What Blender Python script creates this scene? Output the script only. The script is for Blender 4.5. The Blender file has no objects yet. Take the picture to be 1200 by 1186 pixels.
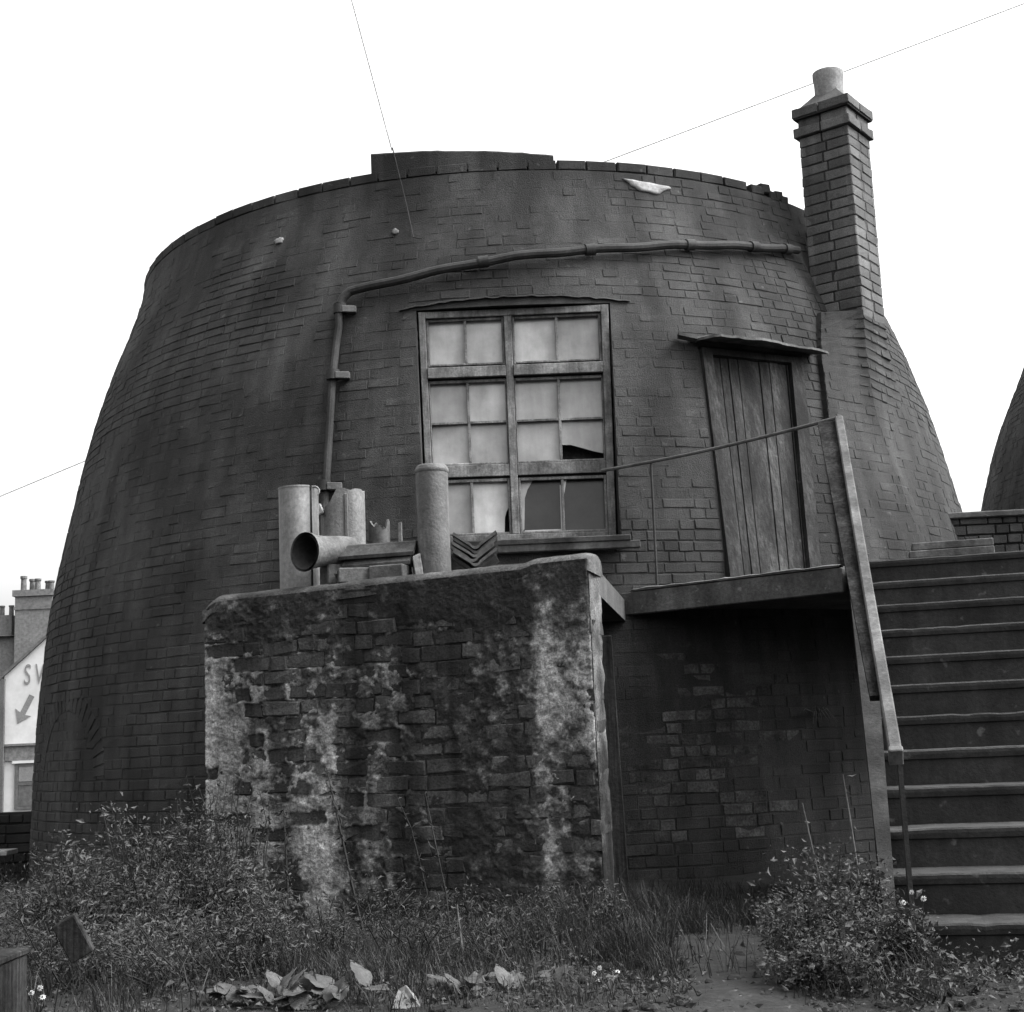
import bpy, math, random
import numpy as np
from mathutils import Vector, Matrix, noise as mnoise

random.seed(7)
rng = np.random.default_rng(7)
sc = bpy.context.scene
col = sc.collection
R = math.radians

# ------------------------------------------------------------------ camera
EYE = 0.845
PITCH, ROLL = R(9.5), R(2.4)
cam_d = bpy.data.cameras.new('camera')
cam = bpy.data.objects.new('camera', cam_d)
col.objects.link(cam)
cam_d.sensor_fit = 'HORIZONTAL'
cam_d.sensor_width = 56.0
cam_d.lens = 80.0
cam_d.clip_start = 0.05
cam_d.clip_end = 3000
fw = Vector((0, math.cos(PITCH), math.sin(PITCH)))
up0 = Vector((0, -math.sin(PITCH), math.cos(PITCH)))
ri = math.cos(ROLL) * Vector((1, 0, 0)) - math.sin(ROLL) * up0
up = math.sin(ROLL) * Vector((1, 0, 0)) + math.cos(ROLL) * up0
m = Matrix((ri, up, -fw)).transposed().to_4x4()
m.translation = Vector((0, 0, EYE))
cam.matrix_world = m
sc.camera = cam

# ------------------------------------------------------------------ sky, sun, exposure
SUN_DIR = Vector((0.62, -0.10, 0.78)).normalized()          # towards the sun
world = bpy.data.worlds.new('World')
sc.world = world
world.use_nodes = True
wn, wl = world.node_tree.nodes, world.node_tree.links
wn.clear()
sky = wn.new('ShaderNodeTexSky')
sky.sky_type = 'NISHITA'
sky.sun_disc = False
sky.sun_elevation = math.asin(SUN_DIR.z)
sky.sun_rotation = math.atan2(SUN_DIR.x, SUN_DIR.y)
sky.air_density = 1.5
sky.dust_density = 8.0
sky.ozone_density = 1.0
bw = wn.new('ShaderNodeRGBToBW')
bg = wn.new('ShaderNodeBackground')
bg.inputs['Strength'].default_value = 0.15
wo = wn.new('ShaderNodeOutputWorld')
wl.new(sky.outputs[0], bw.inputs[0])
wl.new(bw.outputs[0], bg.inputs[0])
wl.new(bg.outputs[0], wo.inputs[0])

sun_d = bpy.data.lights.new('sun', 'SUN')
sun_d.energy = 0.5
sun_d.angle = R(18)
sun_d.color = (1, 1, 1)
sun = bpy.data.objects.new('sun', sun_d)
col.objects.link(sun)
sun.rotation_euler = SUN_DIR.to_track_quat('Z', 'Y').to_euler()
sun.location = (20, -5, 30)

sc.view_settings.view_transform = 'Standard'
sc.view_settings.look = 'None'
sc.view_settings.gamma = 1.0
sc.view_settings.use_curve_mapping = False
sc.view_settings.exposure = 2.05
sc.cycles.max_bounces = 6
sc.cycles.diffuse_bounces = 3
sc.cycles.use_denoising = True


# ------------------------------------------------------------------ materials
def grey_mat(name, lo, hi, rough=.9, big=1.2, fine=45.0, streak=0.0, spots=0.0, vary=.25, bump=.35,
             bump_scale=70.0, attr=None, attr_lo=.05, attr_hi=.25, metallic=0.0, spec=.25, trans=0.0, grain=.35, wood=0.0, smap=(7.0, 7.0, .55)):
    """Grey weathered surface: broad mottling, fine grain, vertical runs, pale specks, tone per piece."""
    mt = bpy.data.materials.new(name)
    mt.use_nodes = True
    N, L = mt.node_tree.nodes, mt.node_tree.links
    bs = N['Principled BSDF']
    geo = N.new('ShaderNodeNewGeometry')
    oi = N.new('ShaderNodeObjectInfo')

    def nz(scale, detail=6.0, rough_=.6, mapping=None):
        n = N.new('ShaderNodeTexNoise')
        n.inputs['Scale'].default_value = scale
        n.inputs['Detail'].default_value = detail
        n.inputs['Roughness'].default_value = rough_
        if mapping:
            mp = N.new('ShaderNodeMapping')
            mp.inputs['Scale'].default_value = mapping
            L.new(geo.outputs['Position'], mp.inputs[0])
            L.new(mp.outputs[0], n.inputs['Vector'])
        else:
            L.new(geo.outputs['Position'], n.inputs['Vector'])
        return n.outputs[0]

    def mth(op, a, b=None, clamp=False):
        n = N.new('ShaderNodeMath')
        n.operation = op
        n.use_clamp = clamp
        for i, v in enumerate((a, b)):
            if v is None:
                continue
            if isinstance(v, (int, float)):
                n.inputs[i].default_value = v
            else:
                L.new(v, n.inputs[i])
        return n.outputs[0]

    def rng_(v, a, b, c, d):
        n = N.new('ShaderNodeMapRange')
        L.new(v, n.inputs[0])
        for i, q in zip((1, 2, 3, 4), (a, b, c, d)):
            n.inputs[i].default_value = q
        return n.outputs[0]

    val = rng_(nz(big, 8), .32, .68, lo, hi)
    if attr:
        at = N.new('ShaderNodeAttribute')
        at.attribute_name = attr
        val = mth('MULTIPLY', rng_(nz(big, 8), .3, .7, lo, hi), rng_(at.outputs['Fac'], 0, 1, attr_lo, attr_hi))
    f = nz(fine, 4, .7)
    val = mth('MULTIPLY', val, rng_(f, .3, .7, 1 - grain, 1 + grain))
    if vary:
        r = mth('FRACT', mth('ADD', oi.outputs['Random'], geo.outputs['Random Per Island']))
        val = mth('MULTIPLY', val, rng_(r, 0, 1, 1 - vary, 1 + vary))
    if streak:
        s = nz(1.0, 4, .6, smap)
        val = mth('MULTIPLY', val, rng_(s, .38, .66, 1 - streak, 1 + streak))
    if wood:
        s = nz(1.0, 5, .65, (60.0, 60.0, 2.2))
        val = mth('MULTIPLY', val, rng_(s, .36, .64, 1 - wood, 1 + wood))
    if spots:
        s = nz(16.0, 3, .5)
        val = mth('ADD', val, rng_(s, .68, .76, 0, spots))
    cmb = N.new('ShaderNodeCombineColor')
    for i in range(3):
        L.new(val, cmb.inputs[i])
    L.new(cmb.outputs[0], bs.inputs['Base Color'])
    bs.inputs['Roughness'].default_value = rough
    bs.inputs['Metallic'].default_value = metallic
    bs.inputs['Specular IOR Level'].default_value = spec
    if bump:
        b = N.new('ShaderNodeBump')
        b.inputs['Strength'].default_value = bump
        b.inputs['Distance'].default_value = .012
        L.new(nz(bump_scale, 5, .65), b.inputs['Height'])
        L.new(b.outputs[0], bs.inputs['Normal'])
    if trans:
        t = N.new('ShaderNodeBsdfTranslucent')
        L.new(cmb.outputs[0], t.inputs[0])
        mx = N.new('ShaderNodeMixShader')
        mx.inputs[0].default_value = trans
        L.new(bs.outputs[0], mx.inputs[1])
        L.new(t.outputs[0], mx.inputs[2])
        L.new(mx.outputs[0], N['Material Output'].inputs[0])
    return mt


M = {}
M['tower_brick'] = grey_mat('tower_brick', .0125, .036, big=1.1, fine=130, grain=.55, streak=.5, smap=(3.2, 3.2, .30), spots=.03, vary=.16, bump=.7, bump_scale=110)
M['tower_mortar'] = grey_mat('tower_mortar', .0125, .034, big=1.1, fine=130, grain=.55, streak=.5, smap=(3.2, 3.2, .30), vary=0, bump=.7, bump_scale=110)
M['limy_brick'] = grey_mat('limy_brick', .014, .066, big=9.0, fine=60, grain=.6, spots=.05, vary=.4, bump=.7)
M['dark_timber'] = grey_mat('dark_timber', .010, .022, big=5, streak=.4, vary=.1, spec=.03, wood=.5)
M['shed_brick'] = grey_mat('shed_brick', .012, .038, big=5.0, streak=.65, smap=(6.0, 6.0, .22), fine=80, grain=.6,  spots=.06, vary=.45, bump=.6)
M['shed_render'] = grey_mat('shed_render', .75, 1.3, big=9.0, fine=90, vary=0, bump=.8, bump_scale=55,
                            attr='pale', attr_lo=.011, attr_hi=.21, grain=.65, streak=.55, smap=(6.0, 6.0, .22))
M['chimney_brick'] = grey_mat('chimney_brick', .045, .085, fine=130, grain=.5, big=2.0, streak=.2, vary=.3)  # paler than the kiln brick: sky glare round the stack put into the colour
M['clay'] = grey_mat('clay', .13, .20, big=5, streak=.2, vary=.1, rough=.75)
M['pot'] = grey_mat('pot', .06, .14, big=6, streak=.45, vary=.15, rough=.6, spec=.4)
M['sheet_metal'] = grey_mat('sheet_metal', .08, .16, big=5, streak=.5, vary=.1, rough=.5, spec=.5, bump=.1)
M['tile'] = grey_mat('tile', .04, .09, big=8, vary=.3)
M['concrete'] = grey_mat('concrete', .035, .075, big=3.5, streak=.25, spots=.08, vary=.1, bump=.5)
M['nosing'] = grey_mat('nosing', .009, .030, big=14, fine=60, vary=.15, bump=.5)
M['step'] = grey_mat('step', .010, .021, big=4, streak=.3, spots=.04, vary=.2)
M['timber'] = grey_mat('timber', .025, .07, big=5, streak=.45, vary=.35, bump=.4, bump_scale=40)
M['door_wood'] = grey_mat('door_wood', .007, .026, big=2.6, streak=.65, spots=.03, vary=.35, bump=.35, wood=.6)
M['pale_timber'] = grey_mat('pale_timber', .03, .085, big=5, streak=.3, vary=.15)
M['paint'] = grey_mat('paint', .045, .13, big=9, fine=70, wood=.25, spots=.05, streak=.3, vary=.15, bump=.3)
M['glass'] = grey_mat('glass', .14, .27, big=3.6, fine=160, streak=.15, vary=.24, rough=.25, bump=.04, spec=.5, grain=.06)
M['dark_glass'] = grey_mat('dark_glass', .007, .018, big=6, vary=.2, rough=.32, spec=.4, bump=.03, grain=.2)
M['wire_grey'] = grey_mat('wire_grey', .38, .45, vary=0, bump=0)
M['iron'] = grey_mat('iron', .03, .08, big=8, vary=.1, rough=.7, spec=.4)
M['pipe'] = grey_mat('pipe', .012, .030, big=5, streak=.2, vary=.1, rough=.8)
M['stringer'] = grey_mat('stringer', .010, .025, big=4, streak=.3, vary=0, spec=.1, bump=.5)
M['dark'] = grey_mat('dark', .015, .03, vary=0, bump=0)
M['leaf'] = grey_mat('leaf', .014, .052, big=2.2, vary=.55, rough=.6, bump=0, spec=.3, trans=.25)
M['grass'] = grey_mat('grass', .008, .026, big=2.0, vary=.5, rough=.6, bump=0, spec=.3, trans=.25)
M['dock'] = grey_mat('dock', .026, .055, big=14, vary=.3, rough=.55, bump=.3, spec=.35, trans=.15)
M['stalk'] = grey_mat('stalk', .008, .02, vary=.3, bump=0)
M['straw'] = grey_mat('straw', .05, .11, vary=.3, bump=0)
M['petal'] = grey_mat('petal', .3, .42, vary=.1, bump=0, trans=.2)
M['soil'] = grey_mat('soil', .004, .016, big=5.5, fine=30, grain=.6, spots=.03, vary=0, bump=.9, bump_scale=26)
M['path'] = grey_mat('path', .006, .017, big=7, fine=40, grain=.6, spots=.03, vary=0, bump=.6, bump_scale=40)
M['white_wall'] = grey_mat('white_wall', .42, .54, big=1.2, fine=8, vary=0, bump=.1, grain=.06)
M['far_brick'] = grey_mat('far_brick', .10, .16, big=.8, fine=10, vary=.1)
M['far_slate'] = grey_mat('far_slate', .07, .11, big=1, fine=10, vary=.1)
M['far_dark'] = grey_mat('far_dark', .06, .10, vary=0, bump=0)
M['sign_grey'] = grey_mat('sign_grey', .14, .19, vary=0, bump=0)
M['patch'] = grey_mat('patch', .14, .24, big=9, vary=.1)
M['paper'] = grey_mat('paper', .07, .14, big=9, vary=0, bump=.1)


# ------------------------------------------------------------------ helpers
def tag(o, label=None, cat=None, group=None, kind=None):
    if label: o['label'] = label
    if cat: o['category'] = cat
    if group: o['group'] = group
    if kind: o['kind'] = kind
    return o


def empty(name, loc=(0, 0, 0)):
    o = bpy.data.objects.new(name, None)
    o.empty_display_size = .1
    o.location = loc
    col.objects.link(o)
    return o


def link(name, mesh, parent=None, mw=None):
    o = bpy.data.objects.new(name, mesh)
    col.objects.link(o)
    if mw is not None:
        o.matrix_world = mw
    if parent is not None:
        o.parent = parent
        pm = parent.matrix_world if parent.type != 'EMPTY' else Matrix.Translation(parent.location)
        o.matrix_parent_inverse = pm.inverted()
    return o


def make_mesh(name, v, f, mat, smooth=False):
    me = bpy.data.meshes.new(name)
    me.from_pydata([tuple(map(float, p)) for p in v], [], [tuple(map(int, q)) for q in f])
    mats = mat if isinstance(mat, (list, tuple)) else [mat]
    for q in mats:
        me.materials.append(M[q])
    if smooth:
        me.polygons.foreach_set('use_smooth', [True] * len(me.polygons))
    me.update()
    return me


class MB:
    """Collects shapes into one mesh."""
    def __init__(s):
        s.v, s.f = [], []

    def add(s, v, f):
        b = len(s.v)
        s.v += [Vector(p) for p in v]
        s.f += [tuple(i + b for i in q) for q in f]
        return s

    def hexa(s, p):           # p: 4 bottom then 4 top, same winding
        return s.add(p, [(3, 2, 1, 0), (4, 5, 6, 7), (0, 1, 5, 4), (1, 2, 6, 5), (2, 3, 7, 6), (3, 0, 4, 7)])

    def box(s, c, ax, ay, az, bev=0.0):
        """Box by centre and half-axis vectors, with optional chamfered long look."""
        c, ax, ay, az = map(Vector, (c, ax, ay, az))
        if not bev:
            return s.hexa([c - ax - ay - az, c + ax - ay - az, c + ax + ay - az, c - ax + ay - az,
                           c - ax - ay + az, c + ax - ay + az, c + ax + ay + az, c - ax + ay + az])
        ix, iy, iz = (max(0, 1 - bev / a.length) for a in (ax, ay, az))
        V, F = [], []
        idx = {}
        for sx in (-1, 1):
            for sy in (-1, 1):
                for sz in (-1, 1):
                    for k in range(3):
                        q = [ix, iy, iz]
                        q[k] = 1
                        idx[(sx, sy, sz, k)] = len(V)
                        V.append(c + ax * sx * q[0] + ay * sy * q[1] + az * sz * q[2])
        for k in range(3):
            a, b = [i for i in range(3) if i != k]
            for sg in (-1, 1):
                quad = []
                for (sa, sb) in ((-1, -1), (1, -1), (1, 1), (-1, 1)):
                    t = [0, 0, 0]
                    t[k], t[a], t[b] = sg, sa, sb
                    quad.append(idx[(*t, k)])
                F.append(quad)
        for k in range(3):
            a, b = [i for i in range(3) if i != k]
            for sa in (-1, 1):
                for sb in (-1, 1):
                    t0, t1 = [0, 0, 0], [0, 0, 0]
                    t0[k], t0[a], t0[b] = -1, sa, sb
                    t1[k], t1[a], t1[b] = 1, sa, sb
                    F.append([idx[(*t0, a)], idx[(*t1, a)], idx[(*t1, b)], idx[(*t0, b)]])
        for sx in (-1, 1):
            for sy in (-1, 1):
                for sz in (-1, 1):
                    F.append([idx[(sx, sy, sz, k)] for k in range(3)])
        return s.add(V, F)

    def tube(s, pts, rad, seg=8, cap=True):
        pts = [Vector(p) for p in pts]
        n = len(pts)
        rads = rad if isinstance(rad, (list, tuple)) else [rad] * n
        V, F = [], []
        prev = None
        for i, p in enumerate(pts):
            d = (pts[min(i + 1, n - 1)] - pts[max(i - 1, 0)]).normalized()
            a = prev - d * prev.dot(d) if prev is not None else d.orthogonal()
            a.normalize()
            prev = a
            b = d.cross(a)
            for k in range(seg):
                t = 2 * math.pi * k / seg
                V.append(p + (a * math.cos(t) + b * math.sin(t)) * rads[i])
        for i in range(n - 1):
            for k in range(seg):
                k2 = (k + 1) % seg
                F.append((i * seg + k, i * seg + k2, (i + 1) * seg + k2, (i + 1) * seg + k))
        if cap:
            F.append(tuple(range(seg))[::-1])
            F.append(tuple((n - 1) * seg + k for k in range(seg)))
        return s.add(V, F)

    def lathe(s, prof, c=(0, 0, 0), seg=28, close=False):
        c = Vector(c)
        V, F = [], []
        n = len(prof)
        for (r, z) in prof:
            for k in range(seg):
                t = 2 * math.pi * k / seg
                V.append(c + Vector((r * math.cos(t), r * math.sin(t), z)))
        for i in range(n if close else n - 1):
            j = (i + 1) % n
            for k in range(seg):
                k2 = (k + 1) % seg
                F.append((i * seg + k, i * seg + k2, j * seg + k2, j * seg + k))
        return s.add(V, F)

    def prism(s, poly, z0, z1):
        n = len(poly)
        V = [(x, y, z0) for x, y in poly] + [(x, y, z1) for x, y in poly]
        F = [tuple(range(n))[::-1], tuple(range(n, 2 * n))]
        F += [(i, (i + 1) % n, n + (i + 1) % n, n + i) for i in range(n)]
        return s.add(V, F)

    def build(s, name, mat, parent=None, smooth=False):
        return link(name, make_mesh(name, s.v, s.f, mat, smooth), parent)


def fix_normals(o):
    import bmesh
    b = bmesh.new()
    b.from_mesh(o.data)
    bmesh.ops.recalc_face_normals(b, faces=b.faces)
    b.to_mesh(o.data)
    b.free()
    return o


def auto_smooth(o, ang=35):
    me = o.data
    me.polygons.foreach_set('use_smooth', [True] * len(me.polygons))
    try:
        me.set_sharp_from_angle(angle=R(ang))
    except Exception:
        pass
    return o


def fbm(x, y, z, scale, octv=5, gain=1.0):
    return mnoise.fractal(Vector((x * scale, y * scale, z * scale)), gain, 2.0, octv)


def sstep(x, a, b):
    t = min(1, max(0, (x - a) / (b - a)))
    return t * t * (3 - 2 * t)



# ------------------------------------------------------------------ bricks
COURSE = .083
TCOURSE = .0765
BH = .0755                   # brick face height


def brick_variant(L, h, depth, jit, mat, name='brick'):
    """Front at y=0 facing -y... outward is +y; 5 rounded uneven faces."""
    b = .005
    V = []
    for (yy, ins, jj) in ((-depth, 0, 0), (-.008, 0, jit * .5), (0, b, jit)):
        for sx, sz in ((-1, -1), (1, -1), (1, 1), (-1, 1)):
            V.append((sx * (L / 2 - ins) + random.uniform(-jj, jj), yy + random.uniform(-jj, jj) * .7,
                      sz * (h / 2 - ins) + random.uniform(-jj, jj)))
    F = [(8, 11, 10, 9)]
    for a in (0, 4):
        for k in range(4):
            k2 = (k + 1) % 4
            F.append((a + k, a + 4 + k, a + 4 + k2, a + k2))
    return make_mesh(name, V, F, mat)


class BrickKit:
    def __init__(s, mat, h=BH, depth=.05, jit=.004, n=6):
        s.fam = {}
        for L in (.222, .105):
            s.fam[L] = [brick_variant(L, h, depth, jit, mat) for _ in range(n)]
        s.mat = mat

    def pick(s, L):
        base = .222 if L > .15 else .105
        return random.choice(s.fam[base]), L / base


def frame_matrix(c, t, n, sx=1.0):
    """Local x = t (along the wall), y = n (outward), z = up along the face."""
    t = Vector(t).normalized()
    n = Vector(n).normalized()
    u = t.cross(n)
    if u.z < 0:
        u = -u
    mm = Matrix((t * sx, n, u)).transposed().to_4x4()
    mm.translation = Vector(c)
    return mm


def lay(kit, specs, parent, keep, joined_name='brickwork'):
    """specs: list of (matrix, mesh); the first `keep` by the given order become single bricks, the rest one mesh."""
    for mm, me in specs[:keep]:
        link('brick', me, parent, mm)
    rest = specs[keep:]
    if rest:
        VV, FF, base = [], [], 0
        for mm, me in rest:
            v = np.empty(len(me.vertices) * 3)
            me.vertices.foreach_get('co', v)
            v = v.reshape(-1, 3)
            A = np.array(mm)
            VV.append(v @ A[:3, :3].T + A[:3, 3])
            FF += [tuple(i + base for i in p.vertices) for p in me.polygons]
            base += len(v)
        me = bpy.data.meshes.new(joined_name)
        me.from_pydata(np.concatenate(VV).tolist(), [], FF)
        me.materials.append(M[kit.mat])
        me.update()
        o = link(joined_name, me, parent)
        o['kind'] = 'stuff'


def run_lengths(total, row, mixed=True):
    """Brick lengths of one course, with joints, as (start, length)."""
    out, s = [], random.uniform(-.2, 0)
    k = row % 2
    while s < total:
        if mixed:
            k = 1 - k if random.random() < .8 else k
            L = .222 if k else .105
        else:
            L = .222
        L *= random.uniform(.95, 1.04)
        out.append((s, L))
        s += L + random.uniform(.006, .010)
    return out


# ------------------------------------------------------------------ ground
def gz(x, y):
    """Ground height."""
    z = 0.0
    if y > 15:
        z -= .95 * min(1, (y - 15) / 12)
    if y < 5.2:
        z -= .05 * (5.2 - y)
    d = math.hypot(x, y - 6)
    if d < 14:
        z += .030 * fbm(x, y, 0, 1.1, 4) + .012 * fbm(x, y, 3, 5.0, 3)
    return z


def axis(lo, hi, fine_lo, fine_hi, step, n_out=10):
    a = list(np.arange(fine_lo, fine_hi + 1e-6, step))
    left = [fine_lo - (fine_lo - lo) * (k / n_out) ** 3 for k in range(n_out, 0, -1)]
    right = [fine_hi + (hi - fine_hi) * (k / n_out) ** 3 for k in range(1, n_out + 1)]
    return left + a + right


xs = axis(-900, 900, -3.2, 3.6, .05)
ys = axis(-60, 1500, 3.2, 10.0, .05)
V = [(x, y, gz(x, y)) for y in ys for x in xs]
nx = len(xs)
F = [(j * nx + i, j * nx + i + 1, (j + 1) * nx + i + 1, (j + 1) * nx + i) for j in range(len(ys) - 1) for i in range(nx - 1)]
tag(link('ground', make_mesh('ground', V, F, 'soil', True)), kind='structure')

# trodden path to the dark opening
V, F = [], []
NP, MP = 50, 12
for j in range(NP + 1):
    y = 3.6 + (8.6 - 3.6) * j / NP
    cx = .72 + .06 * math.sin(y * 1.3) + (y - 5) * .06
    w = .30 + .05 * math.sin(y * 2.1 + 1)
    for i in range(MP + 1):
        x = cx + (i / MP * 2 - 1) * (w + .05 * fbm(i * 9, y, 0, 2))
        V.append((x, y, gz(x, y) + .008 * (1 - (i / MP * 2 - 1) ** 4) - .002))
F = [(j * (MP + 1) + i, j * (MP + 1) + i + 1, (j + 1) * (MP + 1) + i + 1, (j + 1) * (MP + 1) + i) for j in range(NP) for i in range(MP)]
tag(link('path', make_mesh('path', V, F, 'path', True)), kind='structure')

# ------------------------------------------------------------------ round towers
PZ = [-.4, 0, .45, 1.3, 2.17, 2.77, 3.55, 4.28, 4.83, 5.2, 5.6]
PR = [4.39, 4.38, 4.37, 4.335, 4.24, 4.12, 3.95, 3.73, 3.51, 3.42, 3.42]


def rad(z):
    return float(np.interp(z, PZ, PR))


# smooth the profile a little so that courses do not kink
_zz = np.linspace(-.4, 5.6, 241)
_rr = np.interp(_zz, PZ, PR)
_k = np.ones(17) / 17
_rs = np.convolve(np.pad(_rr, 8, mode='edge'), _k, mode='valid')


def rad(z):
    return float(np.interp(z, _zz, _rs))


TC = Vector((0, 13.9, 0))           # tower axis


def on_tower(th, z, off=0.0, c=TC):
    r = rad(z) + off
    return Vector((c.x + r * math.sin(th), c.y - r * math.cos(th), z))


def tower_core(name, mat, parent, c, top, cutters=()):
    prof = [(rad(z) - .003, z) for z in np.linspace(-.3, top, 40)]
    prof += [(rad(z) - .36, z) for z in np.linspace(top, -.3, 12)]
    b = MB().lathe([(r, z) for r, z in prof], (c.x, c.y, 0), 240, close=True)
    o = b.build(name, mat, parent, False)
    fix_normals(o)
    for cu in cutters:
        md = o.modifiers.new('cut', 'BOOLEAN')
        md.operation = 'DIFFERENCE'
        md.solver = 'EXACT'
        md.object = cu
    if cutters:
        bpy.context.view_layer.update()
        dg = bpy.context.evaluated_depsgraph_get()
        me = bpy.data.meshes.new_from_object(o.evaluated_get(dg))
        o.modifiers.clear()
        o.data = me
        for cu in cutters:
            bpy.data.objects.remove(cu)
    auto_smooth(o, 30)
    return o


# openings on the main tower
WT = dict(TL=Vector((-.617, 10.17, 3.985)), TR=Vector((.752, 10.17, 3.985)), BL=Vector((-.585, 9.98, 2.265)), BR=Vector((.708, 9.98, 2.25)))


def win(u, v, d=0.0):
    """Point of the window plane: u to the right, v down, d outwards."""
    p = (WT['TL'] * (1 - u) + WT['TR'] * u) * (1 - v) + (WT['BL'] * (1 - u) + WT['BR'] * u) * v
    return p + Vector((0, -1, -.11)).normalized() * d


D_TL, D_TR, D_BL, D_BR = Vector((1.44, 10.265, 3.66)), Vector((2.17, 10.65, 3.66)), Vector((1.475, 9.87, 1.86)), Vector((2.09, 10.16, 1.86))
D_N = (D_TR - D_TL).cross(D_BL - D_TL).normalized()
if D_N.y > 0:
    D_N = -D_N


def door_pt(u, v, d=0.0):
    return (D_TL * (1 - u) + D_TR * u) * (1 - v) + (D_BL * (1 - u) + D_BR * u) * v + D_N * d


cut_w = MB().hexa([win(-.01, 1.012, .8), win(1.01, 1.012, .8), win(1.01, 1.012, -.9), win(-.01, 1.012, -.9),
                   win(-.01, -.008, .8), win(1.01, -.008, .8), win(1.01, -.008, -.9), win(-.01, -.008, -.9)]).build('cutter', 'dark')
fix_normals(cut_w)
cut_d = MB().hexa([door_pt(-.06, 1, .5), door_pt(1.06, 1, .5), door_pt(1.06, 1, -.8), door_pt(-.06, 1, -.8),
                   door_pt(-.06, -.01, .5), door_pt(1.06, -.01, .5), door_pt(1.06, -.01, -.8), door_pt(-.06, -.01, -.8)]).build('cutter', 'dark')
fix_normals(cut_d)

tower = tag(empty('brick_kiln', (0, 9.6, 0)), 'huge soot-blackened round brick kiln tapering up behind the low brick shed', 'kiln')
core = tower_core('wall', 'tower_mortar', tower, TC, 5.16, (cut_w, cut_d))


def in_opening(x, z, m=0.0):
    """Interval test in the front view, x on the wall."""
    if 2.245 - m < z < 4.0 + m:
        v = (3.985 - z) / 1.73
        a, b = win(-.012, v).x, win(1.012, v).x
        if a - m < x < b + m:
            return (a, b)
    if 1.8 < z < 3.69 + m:
        v = (3.66 - z) / 1.80
        a, b = door_pt(-.07, v).x, door_pt(1.07, v).x
        if a - m < x < b + m:
            return (a, b)
    return None


def tower_bricks(kit, c, top, th0, th1, seedrow=0, openings=True, ragged=True):
    specs = []
    z = .03
    row = 0
    while z < top:
        r = rad(z)
        dz = .01
        slope = (rad(z + dz) - rad(z - dz)) / (2 * dz)
        tot = (th1 - th0) * r
        zw = z
        for s, L in run_lengths(tot, row):
            a, b = s, s + L
            thc = th0 + (a + b) / 2 / r
            if openings:
                front = math.cos(thc) > 0
                if front:
                    xa, xb = c.x + r * math.sin(th0 + a / r), c.x + r * math.sin(th0 + b / r)
                    skip = False
                    for xx in (xa, (xa + xb) / 2, xb):
                        iv = in_opening(xx, z, .035 if xx == (xa + xb) / 2 else 0)
                        if iv:
                            lo_, hi_ = iv
                            if xa >= lo_ - .02 and xb <= hi_ + .02:
                                skip = True
                            elif xa < lo_:
                                xb = lo_ - .002
                            else:
                                xa = hi_ + .002
                            break
                    if skip or xb - xa < .03:
                        continue
                    if iv:
                        ta, tb = math.asin((xa - c.x) / r), math.asin((xb - c.x) / r)
                        thc, L = (ta + tb) / 2, (tb - ta) * r
            if ragged and z > top - COURSE * .6 and random.random() < .12:
                continue
            t = Vector((math.cos(thc), math.sin(thc), 0))
            n = Vector((math.sin(thc), -math.cos(thc), -slope)).normalized()
            me, sx = kit.pick(L)
            x_ = on_tower(thc, z, 0, c)
            sooty = fbm(x_.x, x_.z, 2.0 + x_.y * .2, .9, 4) + .25 * sstep(z, 1.9, 3.2)      # flush under old soot and limewash
            q = on_tower(thc, z + random.uniform(-.003, .003), .0022 - .0046 * sstep(sooty, -.30, .40) + random.gauss(0, .0015), c)
            specs.append((frame_matrix(q, t, n, sx), me))
        z += TCOURSE / math.sqrt(1 + slope * slope)
        row += 1
    return specs


kit_t = BrickKit('tower_brick', h=.0705)
specs = tower_bricks(kit_t, TC, 5.16, -math.pi, math.pi)


def tower_rank(s):
    p = s[0].translation
    # the bricks that show singly: in the dark recess beside the steps, round the window and door
    if p.y > 13.5:
        return 99
    if .55 < p.x < 2.3 and .12 < p.z < 1.75:
        return 0 + abs(p.z - .9)
    if .78 < p.x < 1.42 and 1.9 < p.z < 4.2:
        return 2
    return 5 + (p - Vector((0, 0, EYE))).length


kit_l = BrickKit('limy_brick', h=.0705, jit=.006)
for i_, (mm, me) in enumerate(specs):
    p = mm.translation
    if .6 < p.x < 2.2 and .1 < p.z < 1.6 and p.y < 12:
        lime = 1.1 - math.hypot((p.x - 1.15) / .55, (p.z - .75) / .55) + .8 * fbm(p.x, p.z, 1, 3.0, 3)
        if lime > .25 + random.uniform(-.3, .3):
            base = .222 if me in kit_t.fam[.222] else .105
            specs[i_] = (mm, random.choice(kit_l.fam[base]))
specs.sort(key=tower_rank)
lay(kit_t, specs, tower, 300)

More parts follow.
